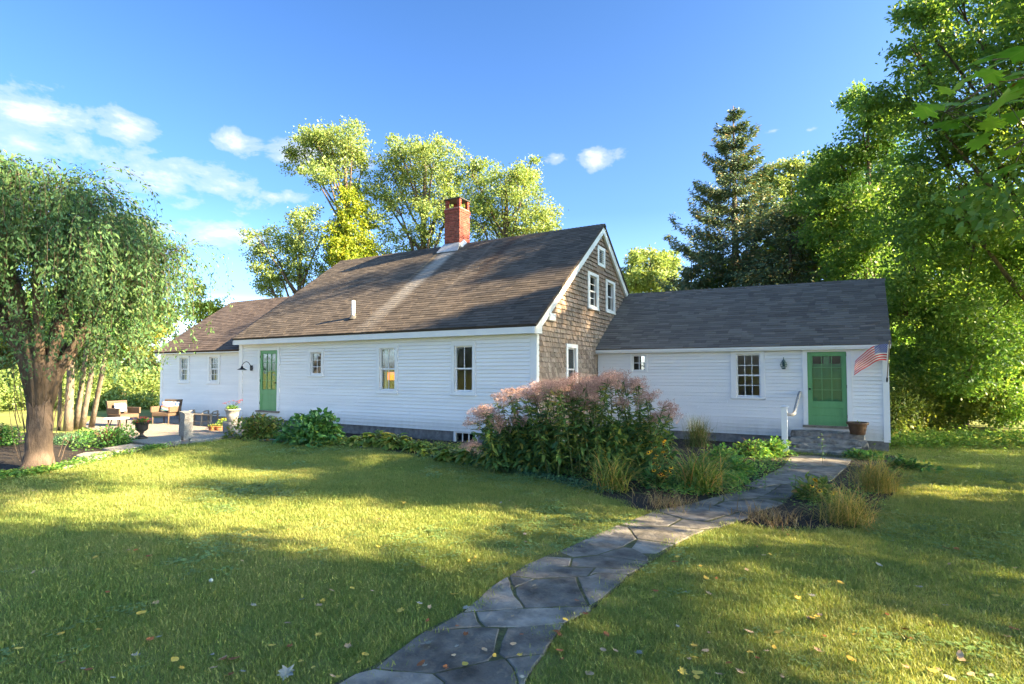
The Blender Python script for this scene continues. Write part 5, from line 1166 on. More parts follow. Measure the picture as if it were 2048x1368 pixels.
# spruces
def spruce(name, label, base, h, prof, seed, group=None, Lf=.16, n_wh=34, mat=None):
    """whorls of drooping branches with upturned tips; prof = list of (height fraction, branch length)"""
    g = np.random.default_rng(seed); t = thing(name, tuple(base), label, 'tree', group); base = np.array(base); mt, ml = MB(), MB()
    mt.tube([base, base+(0, 0, h*.5), base+(0, 0, h)], [h*.016, h*.011, .02], 9); Ps, Ds = [], []; hs, ls = zip(*prof)
    for w in range(n_wh):
        f = .10+.89*(w+g.uniform(-.3, .3))/n_wh; Lb = np.interp(f, hs, ls); nb = int(g.integers(5, 8))
        for b in range(nb):
            a = g.uniform(0, 6.28); Lk = Lb*g.uniform(.55, 1.15); hd = np.array([math.cos(a), math.sin(a), 0]); z0 = base[2]+f*h; dr = g.uniform(.15, .38)*(1.25-f)
            q = np.linspace(0, 1, 7); pts = [np.array([base[0], base[1], z0])+hd*Lk*x+np.array([0, 0, Lk*(-dr*math.sin(x*2.4)+.34*x**3*(.5+f*.8)+.05*x)]) for x in q]
            ml.tube(pts[:6], list(np.linspace(.035*(1.1-f)+.008, .006, 6)), 4, False)
            n = int(60*Lk/.9*1.35)+12; s = g.uniform(.16, 1, n)**.8; k = s*6; i = np.clip(k.astype(int), 0, 5); fr = (k-i)[:, None]; pa = np.array(pts); P = pa[i]*(1-fr)+pa[i+1]*fr
            lat = np.array([-hd[1], hd[0], 0]); sw = g.normal(size=n)*Lk*.17*(1.15-s*.6); P = P+lat*sw[:, None]+hd*(-np.abs(sw)*.35)[:, None]+g.normal(size=(n, 3))*.04; P[:, 2] -= np.abs(g.normal(size=n))*.10
            Ps.append(P); Ds.append(hd*.8+lat*np.sign(sw)[:, None]*.7+g.normal(size=(n, 3))*.35+np.array([0, 0, -.15]))
    P = np.concatenate(Ps); D = np.concatenate(Ds); n = len(P); L = Lf*g.uniform(.6, 1.3, n)
    V1 = leafgeo(P, D, np.tile((0, 0, 1.), (n, 1))+g.normal(size=(n, 3))*.5, L*1.5, L*.42, .1); V2 = leafgeo(P+g.normal(size=(n, 3))*.05, D+(0, 0, -.5), g.normal(size=(n, 3)), L, L*.4, .1)
    mt.build('trunk', BARK, t, True); ml.build('branches', BARK, t, True); np_obj('needles', *join([V1, V2]), mat or L_SPR, t); return t
Zs = 29.; sb = gbase(1474, Zs); sh = H+(744-203)/F*Zs-sb[2]
spruce('spruce_tree', 'tall dark spruce with a pointed top behind the right wing', sb, sh, [(0, 3.9), (.25, 3.9), (.42, 4.0), (.50, 3.6), (.60, 2.9), (.70, 2.2), (.78, 1.45), (.86, 1.25), (.92, .85), (1., .12)], 41)
RG = 'trees behind the right wing'
sb2 = gbase(1385, 27); spruce('spruce_tree', 'short dark spruce just above the right wing roof', sb2, H+(744-515)/F*27-sb2[2], [(0, 2.6), (.5, 2.3), (.8, 1.3), (1., .1)], 42, n_wh=18)
sb3 = gbase(1585, 26); spruce('spruce_tree', 'dark spruce boughs right of the tall spruce above the wing roof', sb3, H+(744-395)/F*26-sb3[2], [(0, 3.0), (.5, 2.9), (.75, 2.0), (1., .15)], 43, n_wh=22)
tree('maple_tree', 'yellowing tree low between gable and tall spruce', gbase(1295, 44), atZ(1300, 530, 44), .25, pxb([(1300, 530, 42, 30), (1270, 560, 26, 30), (1335, 545, 30, 34), (1310, 575, 50, 26)], 44, dzs), .24, 2.2, L_BGY, 51, RG)
tree('maple_tree', 'yellow-topped tree right of the tall spruce tip', gbase(1590, 36), atZ(1580, 350, 36), .25, pxb([(1560, 345, 28, 28), (1620, 335, 36, 30), (1595, 385, 44, 36), (1545, 390, 30, 30), (1640, 385, 34, 34), (1580, 430, 50, 36)], 36, dzs), .22, 1.9, L_BGY, 52, RG)
tree('maple_tree', 'green tree filling the gap above the right wing roof', gbase(1610, 30), atZ(1610, 420, 30), .28, pxb([(1600, 450, 52, 40), (1650, 430, 50, 46), (1560, 500, 46, 40), (1620, 520, 56, 44), (1500, 540, 44, 34), (1560, 560, 50, 30), (1440, 560, 40, 26), (1670, 500, 50, 46)], 30, dzs), .2, 2.1, L_MAP, 53, RG)
tree('maple_tree', 'leaning green tree whose crown edge steps up over the right wing', gbase(1745, 23), atZ(1735, 280, 23), .26, pxb([(1690, 335, 46, 36), (1735, 275, 52, 44), (1665, 320, 30, 24), (1700, 400, 60, 44), (1760, 340, 60, 52), (1660, 455, 46, 44), (1725, 480, 62, 50), (1770, 430, 56, 56), (1700, 545, 56, 36), (1765, 540, 52, 46), (1720, 205, 22, 20), (1790, 245, 44, 44), (1640, 370, 40, 40), (1625, 420, 36, 40)], 23, dzs), .16, 3.2, L_MAP, 54, RG)
EDGE = 'trees along the right edge of the garden'
tree('maple_tree', 'biggest maple filling the upper right of the picture', gbase(2110, 18.5), atZ(2080, 40, 18.5), .2, pxb([(1795, 190, 40, 34), (1835, 120, 46, 44), (1880, 55, 52, 48), (1845, 215, 60, 54), (1910, 150, 62, 60), (1960, 70, 70, 64), (1900, -20, 60, 50), (1975, -50, 80, 70), (2040, 20, 80, 80), (1870, 300, 70, 60), (1950, 250, 74, 70), (2030, 170, 74, 74), (1820, 350, 60, 54), (1900, 400, 76, 64), (1990, 360, 80, 76), (2060, 290, 70, 80), (1835, 30, 22, 20), (2080, -80, 90, 90), (2120, 120, 90, 90)], 17.5, dzs), .145, 2.2, L_MAP, 55, EDGE)
tree('maple_tree', 'maple with low hanging boughs right of the flag', gbase(1925, 20), atZ(1925, 470, 20), .12, pxb([(1825, 440, 56, 50), (1815, 530, 46, 52), (1880, 500, 64, 54), (1950, 480, 70, 60), (2030, 450, 74, 66), (1845, 610, 50, 54), (1910, 590, 64, 54), (1985, 570, 72, 58), (2060, 560, 70, 70), (1830, 690, 44, 50), (1890, 680, 60, 52), (1965, 670, 66, 54), (2040, 660, 66, 60), (1800, 620, 22, 50), (1815, 760, 36, 44), (1870, 750, 50, 44), (1940, 740, 56, 44), (2015, 730, 60, 50), (2075, 740, 50, 50)], 18.5, dzs), .14, 3.0, L_MAP, 56, EDGE)
for i, (u, v, ru, rv, Z, m_, lab) in enumerate([(1812, 800, 30, 66, 18.3, L_MAPO, 'sunlit yellow-green sapling right behind the house corner'), (1860, 800, 44, 60, 19.2, L_MAPO, 'second yellow-green bush from the house corner'), (1925, 790, 50, 62, 19.8, L_MAP, 'dark bush below the low hanging boughs'), (1995, 780, 52, 66, 19.0, L_MAPO, 'bush left of the right picture edge'), (2060, 790, 54, 64, 18.0, L_MAP, 'bush cut by the right picture edge')]):
    b = gbase(u, Z); g_ = np.random.default_rng(70+i); t = thing('understory_bush', tuple(b), lab, 'bush', 'bushes under the garden edge trees'); bl = pxb([(u, v, ru, rv*.6), (u-ru*.5, v+rv*.3, ru*.7, rv*.5), (u+ru*.5, v-rv*.2, ru*.7, rv*.5), (u, v+rv*.6, ru, rv*.4)], Z, dzs)
    V, Q = crown(bl, .12, 3.6, g_); V[:, 2] = np.maximum(V[:, 2], gz(0, 18)+.02); np_obj('foliage', V, Q, m_, t); s = MB()
    for c, r in bl: s.tube([b, (b+c)/2+np.array([.1, 0, 0]), c], [.03, .022, .01], 5)
    s.build('stems', BARK, t)
strip([(1795, 897), (1850, 893), (1920, 890), (2000, 890), (2100, 892)], 3500, .55, .09, L_MAP, 'undergrowth', 'weedy undergrowth along the right lawn edge', .35)
# wood beyond, out of focus of attention: far edge behind the garden trees
def woods(name, label, us, Z, vtop, L, n, mat, seed):
    g = np.random.default_rng(seed); bl = []
    for u in us:
        for v in np.arange(vtop+g.uniform(0, 30), 800, 62): bl.append((u+g.normal()*12, v+g.normal()*8, 50, 42))
    V, Q = crown(pxb(bl, Z, (0, -2, 2)), L, n, g); V[:, 2] = np.maximum(V[:, 2], -.36); return tag(np_obj(name, V, Q, mat), label, kind='stuff')
woods('far_wood', 'far wood filling the gaps behind the right garden trees', range(1690, 2120, 55), 27, 400, .32, .95, L_MAP, 81)
woods('far_wood', 'far wood behind the patio seen under the weeping tree', range(-150, 330, 60), 44, 610, .42, .6, L_MAPY, 82)
# sunny shrubs beyond the patio
for i, (u, v, ru, rv, Z) in enumerate([(-20, 800, 50, 60, 25), (50, 790, 48, 64, 27), (120, 775, 46, 60, 29), (185, 780, 44, 60, 27), (245, 785, 46, 60, 28), (300, 790, 36, 62, 29), (345, 770, 36, 60, 33)]):
    b = gbase(u, Z); g_ = np.random.default_rng(90+i); t = thing('sunny_shrub', tuple(b), ['sunlit shrub at the left picture edge behind the weeping trunk', 'sunlit shrub just left of the slender stems', 'sunlit shrub behind the slender stems', 'sunlit shrub right of the slender stems', 'sunlit shrub behind the side-on wicker armchair', 'sunlit shrub against the corner of the left wing', 'sunlit shrub hidden mostly by the left wing'][i], 'shrub', 'sunlit shrubs beyond the patio')
    bl = pxb([(u, v, ru*.8, rv*.5), (u-ru*.6, v+rv*.35, ru*.6, rv*.5), (u+ru*.6, v+rv*.2, ru*.6, rv*.5), (u, v+rv*.7, ru, rv*.45), (u+ru*.2, v-rv*.5, ru*.6, rv*.35)], Z, dzs); V, Q = crown(bl, .15, 2.0, g_); V[:, 2] = np.maximum(V[:, 2], b[2]+.02); np_obj('foliage', V, Q, L_BGY, t); s = MB()
    for c, r in bl: s.tube([b, (b+c)/2+np.array([.1, 0, 0]), c], [.05, .035, .015], 5)
    s.build('stems', BARK, t)
# slender many-stemmed tree behind the weeping cherry
b0 = gbase(165, 15.5); t = thing('slender_tree', tuple(b0), 'slender tree of several leaning grey stems behind the weeping tree', 'tree')
for (u0, v0, u1, v1, r_) in [(136, 862, 143, 640, .11), (151, 858, 178, 650, .075), (163, 860, 196, 660, .075), (182, 856, 222, 650, .07), (118, 860, 120, 660, .05)]:
    a, e = grd(u0, v0), atZ(u1, v1, 15.3); m_ = (a+e)/2+np.array([.06, 0, .1]); MB().tube([a-np.array([0, 0, .05]), a*.6+m_*.4, m_, e], [r_*1.25, r_, r_*.9, r_*.6], 8).build('stem', pmat('grey_stem_bark', (.11, .09, .075), (.24, .205, .17), 10, .9, .01, 30, (1, 1, .3)), t, True)
V, Q = crown(pxb([(140, 640, 60, 40), (210, 650, 60, 36), (80, 660, 50, 36), (260, 640, 50, 34), (180, 600, 80, 50), (60, 600, 60, 50)], 15.3, dzs), .10, 2.6, np.random.default_rng(61)); np_obj('crown', V, Q, L_DARK, t)
# weeping cherry ------------------------------------------------
g = np.random.default_rng(5); cb = np.array([*gr(77, 941)[:2], 0]); cb[2] = gz(cb[0], cb[1]); wc_ = thing('weeping_cherry', tuple(cb), 'large weeping cherry with trailing branches at the left picture edge', 'tree')
nr, ns_ = 22, 20; V = []
for i in range(nr+1):
    q = i/nr; z = q*2.0; r_ = np.interp(q, [0, .06, .2, .45, .62, .8, .92, 1], [.31, .215, .18, .172, .178, .19, .15, .06])
    for k in range(ns_):
        a = 2*math.pi*k/ns_; rr = r_*(1+.07*math.sin(3*a+q*2)+.05*math.sin(7*a+q*9)+.035*g.normal()+(.16*max(0, math.cos(2.5*a))*(1-q)**6)); V.append((cb[0]+rr*math.cos(a)-.06*q+.05*math.sin(q*4), cb[1]+rr*math.sin(a), cb[2]-.05+z))
Q = [(i*ns_+k, i*ns_+(k+1) % ns_, (i+1)*ns_+(k+1) % ns_, (i+1)*ns_+k) for i in range(nr) for k in range(ns_)]
np_obj('trunk', np.array(V), np.array(Q), BARKC, wc_, True)
lm = MB(); ctr = cb+np.array([-.08, -.03, 0]); tips = []
for k in range(15):
    a = k*2*math.pi/15+g.uniform(-.2, .2); rr = g.uniform(.9, 1.45); s0 = cb+np.array([math.cos(a)*.065, math.sin(a)*.065, .95]); zt = 4.35-.32*(rr/2.2)**2-.3*max(0., rr*math.cos(a-PHI))+g.uniform(-.9, .1); e = ctr+np.array([math.cos(a)*rr, math.sin(a)*rr, zt]); m_ = s0*.5+e*.5; m_[2] = s0[2]+(e[2]-s0[2])*.72
    lm.tube([s0, s0*np.array([.74, .74, .55])+m_*np.array([.26, .26, .45]), m_, e*.55+m_*.45+np.array([0, 0, .12]), e], [.085, .085, .062, .04, .018], 9); tips.append(e)
Ps, Ds = [], []; sm = MB()
def strand(p0, az, outw, Lh, leaf=.024):
    h = np.array([math.cos(az), math.sin(az), 0]); n = 9; pts = [np.array(p0)]; ang = g.uniform(.5, 1.3); p = np.array(p0, float); st = Lh/n
    for i in range(n):
        d = h*max(.02, math.sin(ang+.0))*1.0+np.array([0, 0, math.cos(ang)]); ang = min(ang+g.uniform(.35, .6), math.pi*.985); p = p+d/np.linalg.norm(d)*st+g.normal(size=3)*.012; pts.append(p.copy())
    pts = np.array(pts); sm.tube(pts, list(np.linspace(.0045, .0015, len(pts))), 3, False); m = int(Lh/leaf); s = g.uniform(.12, 1, m)*n; i = np.clip(s.astype(int), 0, n-1); f = (s-i)[:, None]; P = pts[i]*(1-f)+pts[i+1]*f; T_ = unit(pts[i+1]-pts[i])
    Ps.append(P); Ds.append(T_*.75+unit(g.normal(size=(m, 3)))*.8+np.array([0, 0, -.3]))
for k in range(40):       # boughs, each with its own cascade of strands, gaps between them
    az0 = k*2.399+g.normal()*.2; r1 = (1.62+.22*math.sin(az0*3+1))*g.uniform(.3, 1.28)**.8; zt = 5.15-.30*max(0., r1*math.cos(az0-PHI))-.40*(r1/1.75)**2.2-abs(g.normal())*.55
    for w in range(int(g.uniform(22, 46))):
        q = g.uniform(.3, 1.05); az = az0+g.normal()*.16/max(.4, r1); rr = r1*q+g.normal()*.10; z = zt-(1-q)*g.uniform(-.15, .5)-abs(g.normal())*.10
        zb_ = 1.55+g.uniform(-.2, 1.2); Lh = min(max(.5, (z-zb_)*g.uniform(.3, .95)+.2), 2.6)
        strand(ctr+np.array([math.cos(az)*rr, math.sin(az)*rr, z+cb[2]]), az+g.normal()*.45, .4, Lh)
for k in range(360):      # inner and lower curtains
    az = g.uniform(0, 6.28); rr = 1.75*g.uniform(.12, 1)**.7; z = g.uniform(1.95, 4.2); strand(ctr+np.array([math.cos(az)*rr, math.sin(az)*rr, z+cb[2]]), az+g.normal()*.6, .3, max(.4, min(z-1.35, g.uniform(.5, 1.5))))
P = np.concatenate(Ps); D = np.concatenate(Ds); n = len(P); L = .074*g.uniform(.5, 1.4, n); np_obj('leaves', *leafgeo(P+g.normal(size=(n, 3))*.05, D, unit(g.normal(size=(n, 3)))+(0, 0, .4), L, L*.38, .12), L_CHY, wc_); sm.build('trailing_twigs', BARKC, wc_); lm.build('limbs', BARKC, wc_, True)
np_tw = MB()
for k in range(26):
    a = g.uniform(0, 6.28); s0 = cb+np.array([math.cos(a)*.28, math.sin(a)*.26, g.uniform(.0, 1.2)]); np_tw.tube([s0, s0+np.array([math.cos(a)*.08, math.sin(a)*.08, .35]), s0+np.array([math.cos(a)*.13+g.normal()*.05, math.sin(a)*.12, g.uniform(.5, .9)])], [.006, .005, .002], 4)
np_tw.build('suckers', BARKC, wc_)
# maple reaching in at the top right: trunk stands right of the camera ------------
mb0 = np.array([5.2, 1.6, 0.]); mt_ = thing('overhanging_maple', tuple(mb0), 'maple with large green leaves hanging in at the top right corner', 'tree')
g = np.random.default_rng(8); mtk, mlm = MB(), MB(); bl = [(mb0+np.array([x, y, z]), (r_, r_, r_*.8)) for x, y, z, r_ in [(0, .2, 6.6, 1.7), (1.4, 1.0, 5.6, 1.6), (-.6, -1.4, 5.8, 1.5), (1.0, -1.2, 6.6, 1.6), (.2, 1.6, 7.4, 1.5), (.4, 0, 8.4, 1.4), (2.4, 0, 6.2, 1.3)]]
limbs(mb0, mb0+np.array([.2, 0, 7.5]), .2, bl, g, mlm, mtk); mtk.build('trunk', BARK, mt_, True); V, Q = crown(bl, .13, 1.5, g); np_obj('crown', V, Q, L_MAP, mt_)
lob = [(0, .0), (.10, -.06), (.34, -.16), (.27, .02), (.48, .20), (.34, .26), (.46, .50), (.24, .44), (.22, .60), (.10, .56), (0, .95)]
out = [(x, y) for x, y in lob]+[(-x, y) for x, y in lob[-2:0:-1]]
def mapleleaf(seed):
    r = random.Random(seed); V = [(0, .35, .03)]+[(x*r.uniform(.92, 1.06), y*r.uniform(.95, 1.04), -.22*(x*x)*1.6-.10*(y-.3)**2+r.gauss(0, .012)) for x, y in out]; n = len(out); return np_mesh('leaf', np.array(V), np.array([(0, 1+i, 1+(i+1) % n) for i in range(n)]), L_BIGM)
def bigleaf():
    m, t = newmat('big_maple_leaf'); P = t.obj.outputs['Object']; k = frand(t)
    c = t.ramp(k, [(0, (.09, .23, .025)), (.6, (.15, .31, .035)), (.9, (.24, .38, .04)), (1, (.5, .45, .04))]); sx = t.new('ShaderNodeSeparateXYZ'); t.l.new(P, sx.inputs[0])
    c = t.mix(t.ramp(t.noise(t.pos.outputs['Position'], 14, 4), [(.66, (0, 0, 0)), (.72, (1, 1, 1))]), c, (.14, .045, .015))
    c = t.mix(t.ramp(t.math('ABSOLUTE', sx.outputs[0]), [(.0, (.6, .6, .6)), (.025, (0, 0, 0))]), c, (.22, .30, .08))
    t.put(t.bsdf.inputs['Base Color'], c); t.bsdf.inputs['Roughness'].default_value = .42
    tr = t.new('ShaderNodeBsdfTranslucent'); t.l.new(t.vmath('MULTIPLY', c, (1.5, 1.35, .7)), tr.inputs[0]); mx = t.new('ShaderNodeMixShader'); mx.inputs[0].default_value = .55
    t.l.new(t.bsdf.outputs[0], mx.inputs[1]); t.l.new(tr.outputs[0], mx.inputs[2]); t.l.new(mx.outputs[0], t.outn.inputs[0]); return m
L_BIGM = bigleaf(); ML = [mapleleaf(i) for i in range(4)]
brt = MB(); s0 = mb0+np.array([0, 0, 4.4]); j1 = atZ(2130, 160, 2.45); j2 = atZ(1985, 165, 2.3); j3 = atZ(1890, 225, 2.25); j4 = atZ(2060, 270, 2.4); j5 = atZ(2050, 110, 2.3)
brt.tube([s0, s0*.4+j1*.6+np.array([0, 0, .5]), j1], [.05, .03, .012], 6); brt.tube([j1, (j1+j2)/2+np.array([0, 0, .02]), j2, j3], [.010, .007, .005, .003], 5); brt.tube([j1, j4, atZ(2010, 300, 2.35)], [.008, .005, .003], 5); brt.tube([j1, j5, atZ(1985, 120, 2.25)], [.008, .005, .003], 5)
for i, (u, v, s_) in enumerate([(1895, 215, 62), (1858, 232, 50), (1880, 255, 58), (1925, 205, 56), (1915, 250, 50), (1950, 265, 56), (1960, 215, 62), (1985, 180, 72), (2010, 205, 74), (2000, 235, 60), (1965, 155, 56), (1945, 128, 58), (1990, 130, 62), (2020, 115, 60), (2035, 145, 66), (2045, 100, 56), (2040, 185, 60), (2042, 235, 56), (1975, 275, 50), (2040, 300, 60), (2062, 325, 56), (2030, 330, 44), (1930, 165, 46), (2055, 268, 58), (1808, -14, 50), (1795, -30, 44), (2015, 160, 50), (1905, 185, 40), (1990, 255, 46), (1938, 232, 44), (2070, 140, 66), (2075, 200, 66)]):
    Z = 2.25+g.uniform(-.22, .25); p = atZ(u, v, Z); sc = s_*1.15/F*Z; o = obj('leaf', ML[i % 4], mt_, p, (g.uniform(-.5, .45), g.uniform(-.5, .5), g.uniform(1.4, 3.9)), (sc, sc, sc)); q = min((j1, j2, j3, j4, j5), key=lambda w: np.linalg.norm(w-p)) if u > 1830 else p+np.array([.3, 0, .35])
    brt.tube([p, (p+q)/2+np.array([0, 0, .015]), q], .0014, 4, False)
brt.build('branch', BARK, mt_, True); mlm.build('limbs', BARK, mt_, True)

# trees right of the picture whose shade falls on lawn and roof
def proto(seed, h, nb, mat, sp=2.6, q=1.):
    g = np.random.default_rng(seed); bl = [((g.normal()*sp*.62, g.normal()*sp*.62, h*g.uniform(.30, .95)), (g.uniform(.9, 1.5)*q,)*2+(g.uniform(.7, 1.1)*q,)) for _ in range(nb)]; m1, m2 = MB(), MB(); limbs((0, 0, -.1), (0, 0, h*.9), .22, bl, g, m2, m1, 2); V, Q = crown(bl, .21, .52, g, spread=.78)
    def me(m_): 
        a = bpy.data.meshes.new('bark'); a.from_pydata([Vector(p) for p in m_.v], [], m_.f); a.materials.append(BARK); return a
    return me(m1), me(m2), np_mesh('crown', V, Q, mat)
PR = [proto(101, 18, 30, L_MAP, 2.9), proto(102, 19, 30, L_MAPY, 3.1), proto(103, 13, 18, L_MAP), proto(104, 16, 34, L_MAP, 3.6, .62)]
OFF = [(6.97, 11.92, 2, 0.96, 3.91), (13.05, 10.38, 2, 0.71, 5.98), (10.13, 1.68, 3, 1.2, 4.86), (9.38, 20.56, 0, 1.03, 4.08), (18.4, 3.15, 1, 1.01, 4.69), (10.45, 19.21, 3, 1.02, 2.79), (18.07, 16.88, 3, 1.1, 1.72), (7.83, 1.19, 0, 0.93, 4.3), (14.11, 3.61, 2, 0.77, 2.14), (11.6, 9.3, 3, 0.74, .6)]
OFF.sort(key=lambda q: math.hypot(q[0], q[1]))
for i, (x, y, k, s_, rz) in enumerate(OFF):
    t = thing('maple_tree', (x, y, gz(x, y)), 'leafy shade tree outside the picture, '+'first second third fourth fifth sixth seventh eighth ninth tenth'.split()[i]+' of its row counted from the camera', 'tree', 'shade trees right of the picture'); t.rotation_euler = (0, 0, rz); t.scale = (s_,)*3
    for nm, me_ in zip(('trunk', 'limbs', 'crown'), PR[k]): o = bpy.data.objects.new(nm, me_); link(o, t)

# ------------------------------------------------------------------ lawn grass (instanced tufts), fallen leaves
def grassmat():
    m, t = newmat('grass_blade'); P = t.pos.outputs['Position']; k = frand(t)
    big = t.noise(P, .55, 4, .6); mid = t.noise(P, 2.4, 3); f = t.math('ADD', t.math('MULTIPLY', k, .36), t.math('ADD', t.math('MULTIPLY', big, .52), t.math('MULTIPLY', mid, .30)))
    c = t.ramp(f, [(.32, (.115, .20, .050)), (.52, (.205, .268, .068)), (.72, (.29, .31, .095)), (.90, (.42, .38, .17)), (1., (.50, .43, .24))])
    t.put(t.bsdf.inputs['Base Color'], c); t.bsdf.inputs['Roughness'].default_value = .5; t.bsdf.inputs['Specular IOR Level'].default_value = .25
    tr = t.new('ShaderNodeBsdfTranslucent'); t.l.new(t.vmath('MULTIPLY', c, (1.4, 1.3, .7)), tr.inputs[0]); mx = t.new('ShaderNodeMixShader'); mx.inputs[0].default_value = .38
    t.l.new(t.bsdf.outputs[0], mx.inputs[1]); t.l.new(tr.outputs[0], mx.inputs[2]); t.l.new(mx.outputs[0], t.outn.inputs[0]); return m
GM = grassmat(); gcol = bpy.data.collections.new('grass_tufts')
for s_ in range(5):
    g = np.random.default_rng(200+s_); n = 80; b = np.column_stack([g.normal(size=(n, 2))*.06, np.zeros(n)]); V, Q = strapgeo(b, g.uniform(0, 6.28, n), g.uniform(.014, .034, n), g.uniform(.05, .75, n), g.uniform(.0022, .0040, n), g.uniform(.3, 1.6, n), 3)
    o = bpy.data.objects.new('grass_tuft', np_mesh('grass_tuft', V, Q, GM)); gcol.objects.link(o)
g = np.random.default_rng(260); n = 34; a_ = np.repeat(g.uniform(0, 6.28, n), 3)+np.tile([0, 2.1, 4.2], n); b_ = np.repeat(np.column_stack([g.normal(size=(n, 2))*.06, g.uniform(.012, .03, n)]), 3, 0); D_ = np.column_stack([np.cos(a_), np.sin(a_), np.full(3*n, .1)])
L_CLO = lmat('clover_leaf', [(0, (.12, .22, .07)), (.6, (.18, .29, .09)), (1, (.28, .36, .14))], .3)
o = bpy.data.objects.new('clover_tuft', np_mesh('clover_tuft', *leafgeo(b_, D_, np.tile((0, 0, 1.), (3*n, 1)), .017, .016, .1), L_CLO)); gcol.objects.link(o)
def lawn_points():
    g = np.random.default_rng(9); out = []
    for r0, r1, dens in ((1.2, 5, 380), (5, 9, 210), (9, 14, 110), (14, 24, 45)):
        n = int(dens*math.pi*(r1*r1-r0*r0)*(150/360)); r_ = np.sqrt(g.uniform(r0*r0, r1*r1, n)); a = PHI+np.radians(g.uniform(-75, 75, n)); X = np.column_stack([-np.sin(a)*r_, np.cos(a)*r_]); out.append(X)
    X = np.concatenate(out); keep = np.ones(len(X), bool)
    for poly in (inset(PATH, .03), BED, RBED, LBED, PATIO): keep &= ~inpoly(X, poly)
    keep &= ~((X[:, 1] > 11.6) & (X[:, 0] < XC)); keep &= ~((X[:, 1] > 15.7) & (X[:, 0] < XE+.05)); keep &= ~((X[:, 0] < -14.2) & (X[:, 1] > 7)); return X[keep]
X = lawn_points(); n = len(X); P = np.column_stack([X, -.02*np.clip(X[:, 1], 0, 18)-.002]); me = bpy.data.meshes.new('lawn_grass'); me.vertices.add(n); me.vertices.foreach_set('co', P.astype(np.float32).ravel())
at_ = me.attributes.new('rot', 'FLOAT_VECTOR', 'POINT'); at_.data.foreach_set('vector', np.column_stack([rng.normal(size=n)*.1, rng.normal(size=n)*.1, rng.uniform(0, 6.28, n)]).astype(np.float32).ravel())
dist = np.linalg.norm(X, axis=1); at_ = me.attributes.new('scl', 'FLOAT', 'POINT'); at_.data.foreach_set('value', (rng.uniform(.7, 1.35, n)*np.interp(dist, [2, 8, 16], [.78, 1.15, 1.65])).astype(np.float32))
pn = np.sin(X[:, 0]*1.3+2*np.sin(X[:, 1]*.9))+np.sin(X[:, 1]*1.7+1.5*np.sin(X[:, 0]*1.1+1))+rng.normal(size=n)*1.0; names = sorted(o.name for o in gcol.objects); ic = names.index('clover_tuft'); ix = rng.integers(0, len(names)-1, n); ix = ix+(ix >= ic); ix[pn > 2.5] = ic
at_ = me.attributes.new('pick', 'INT', 'POINT'); at_.data.foreach_set('value', ix.astype(np.int32))
go = bpy.data.objects.new('lawn_grass', me); link(go); tag(go, 'short mown grass of the lawn', kind='stuff')
ng = bpy.data.node_groups.new('grass_scatter', 'GeometryNodeTree'); ng.interface.new_socket('Geometry', in_out='INPUT', socket_type='NodeSocketGeometry'); ng.interface.new_socket('Geometry', in_out='OUTPUT', socket_type='NodeSocketGeometry')
N_ = ng.nodes.new; gi, go_, ip, ci, a1, a2 = N_('NodeGroupInput'), N_('NodeGroupOutput'), N_('GeometryNodeInstanceOnPoints'), N_('GeometryNodeCollectionInfo'), N_('GeometryNodeInputNamedAttribute'), N_('GeometryNodeInputNamedAttribute')
ci.inputs[0].default_value = gcol; ci.inputs[1].default_value = True; ci.inputs[2].default_value = True; a1.data_type = 'FLOAT_VECTOR'; a1.inputs[0].default_value = 'rot'; a2.data_type = 'FLOAT'; a2.inputs[0].default_value = 'scl'; ip.inputs['Pick Instance'].default_value = True
e2r = N_('FunctionNodeEulerToRotation'); K = ng.links.new; K(gi.outputs[0], ip.inputs['Points']); K(ci.outputs[0], ip.inputs['Instance']); K(a1.outputs[0], e2r.inputs[0]); K(e2r.outputs[0], ip.inputs['Rotation']); K(a2.outputs[0], ip.inputs['Scale']); K(ip.outputs[0], go_.inputs[0])
a3 = N_('GeometryNodeInputNamedAttribute'); a3.data_type = 'INT'; a3.inputs[0].default_value = 'pick'; K(a3.outputs[0], ip.inputs['Instance Index'])
md_ = go.modifiers.new('scatter', 'NODES'); md_.node_group = ng
# fallen leaves, each a thing
FL = {}
for nm, c1, c2 in (('yellow', (.50, .33, .05), (.66, .46, .09)), ('rust', (.20, .065, .022), (.34, .12, .04)), ('tan', (.34, .22, .12), (.50, .36, .22)), ('pale', (.22, .22, .18), (.33, .32, .27))):
    m_ = pmat('fallen_leaf_'+nm, c1, c2, 30, .7, var=.2); FL[nm] = []
    for s_ in range(2):
        r = random.Random(s_+3); Vv = [(0, .45, .0)]+[(x*.9, y, .25*x*x+.22*(y-.45)**2*(1+s_)+r.gauss(0, .03)) for x, y in ([(0, 0), (.22, .12), (.36, .35), (.33, .6), (.18, .85), (0, 1), (-.18, .86), (-.32, .6), (-.35, .34), (-.2, .12)] if s_ == 0 else out)]
        k = len(Vv)-1; FL[nm].append(np_mesh('fallen_leaf', np.array(Vv), np.array([(0, 1+i, 1+(i+1) % k) for i in range(k)]), m_))
g = np.random.default_rng(77); PP = np.array(PATH)
LEAVES = {}
ORD = 'first second third fourth fifth sixth seventh eighth ninth tenth eleventh twelfth thirteenth fourteenth fifteenth sixteenth seventeenth eighteenth nineteenth'.split()
tens = ['twent', 'thirt', 'fort', 'fift']
for a_ in range(4): ORD += [tens[a_]+'ieth']+[tens[a_]+'y-'+ORD[b_] for b_ in range(9)]
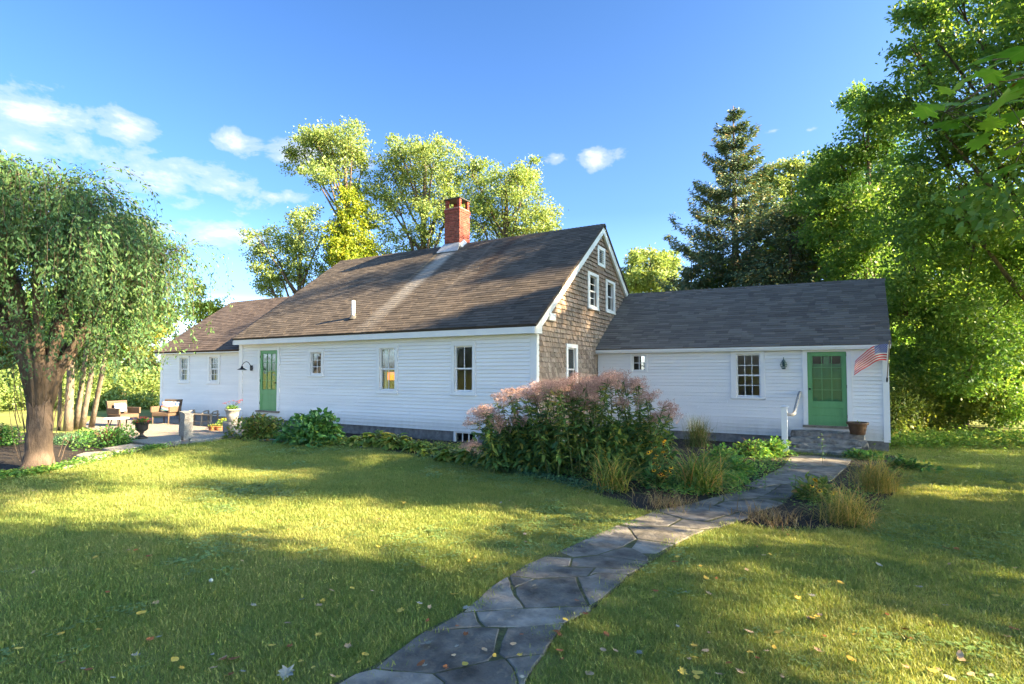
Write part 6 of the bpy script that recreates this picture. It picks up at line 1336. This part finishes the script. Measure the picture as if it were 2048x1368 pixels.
def drop(u, v, nm, size, k=0):
    p = gr(u, v); pth = bool(inpoly(p[None, :2], PATH)[0]); z = p[2]+(.036 if pth else .028); where = 'on the flagstone path' if pth else ('on the lawn left of the path' if u < 1000+(1368-v)*-.4 or p[0] < -.55*p[1]*.3-1.6 else 'on the lawn right of the path')
    o = obj('fallen_leaf', FL[nm][k], None, (p[0], p[1], z), (g.normal()*.18, g.normal()*.18, g.uniform(0, 6.28)), (size, size, size)); LEAVES.setdefault((nm, where), []).append((u, o))
for u, v, nm, s_, k in [(355, 1333, 'yellow', .075, 0), (455, 1322, 'tan', .08, 0), (480, 1325, 'rust', .09, 0), (575, 1350, 'pale', .13, 1), (272, 1235, 'yellow', .08, 0), (195, 1270, 'yellow', .08, 0), (552, 1300, 'yellow', .07, 0), (600, 1335, 'yellow', .06, 0), (908, 1198, 'yellow', .09, 1), (805, 1228, 'yellow', .08, 1), (1548, 1275, 'yellow', .08, 0), (1508, 1275, 'tan', .08, 0), (1693, 1322, 'yellow', .07, 0), (1865, 1235, 'yellow', .07, 0), (2000, 1200, 'yellow', .07, 0), (1925, 1325, 'tan', .08, 0), (1890, 1102, 'rust', .1, 1), (1910, 1105, 'rust', .09, 0), (1765, 1140, 'pale', .08, 0), (1675, 1168, 'yellow', .07, 0), (1630, 1308, 'tan', .07, 1), (1920, 1328, 'tan', .07, 0), (1383, 1355, 'yellow', .08, 0), (1318, 1190, 'rust', .07, 0), (1830, 1180, 'pale', .08, 0), (860, 1300, 'pale', .10, 1), (965, 1308, 'tan', .06, 0), (935, 1225, 'pale', .07, 1), (1020, 1300, 'tan', .05, 0)]: drop(u, v, nm, s_*.8, k)
cnt = 0
while cnt < 190:
    u, v = g.uniform(0, 2048), 1368-468*g.uniform(0, 1)**1.25; p = gr(u, v)
    if any(inpoly(p[None, :2], q)[0] for q in (BED, LBED, PATIO)) or p[1] > 14: continue
    drop(u, v, str(g.choice(['yellow', 'rust', 'tan', 'pale'], p=[.30, .27, .28, .15])), g.uniform(.028, .058), int(g.integers(0, 2))); cnt += 1
for (nm, where), L_ in LEAVES.items():
    for i, (u, o) in enumerate(sorted(L_, key=lambda q: q[0])): tag(o, f'{nm} fallen leaf {where}, {ORD[i]} from left', 'leaf', f'{nm} leaves fallen {where}')
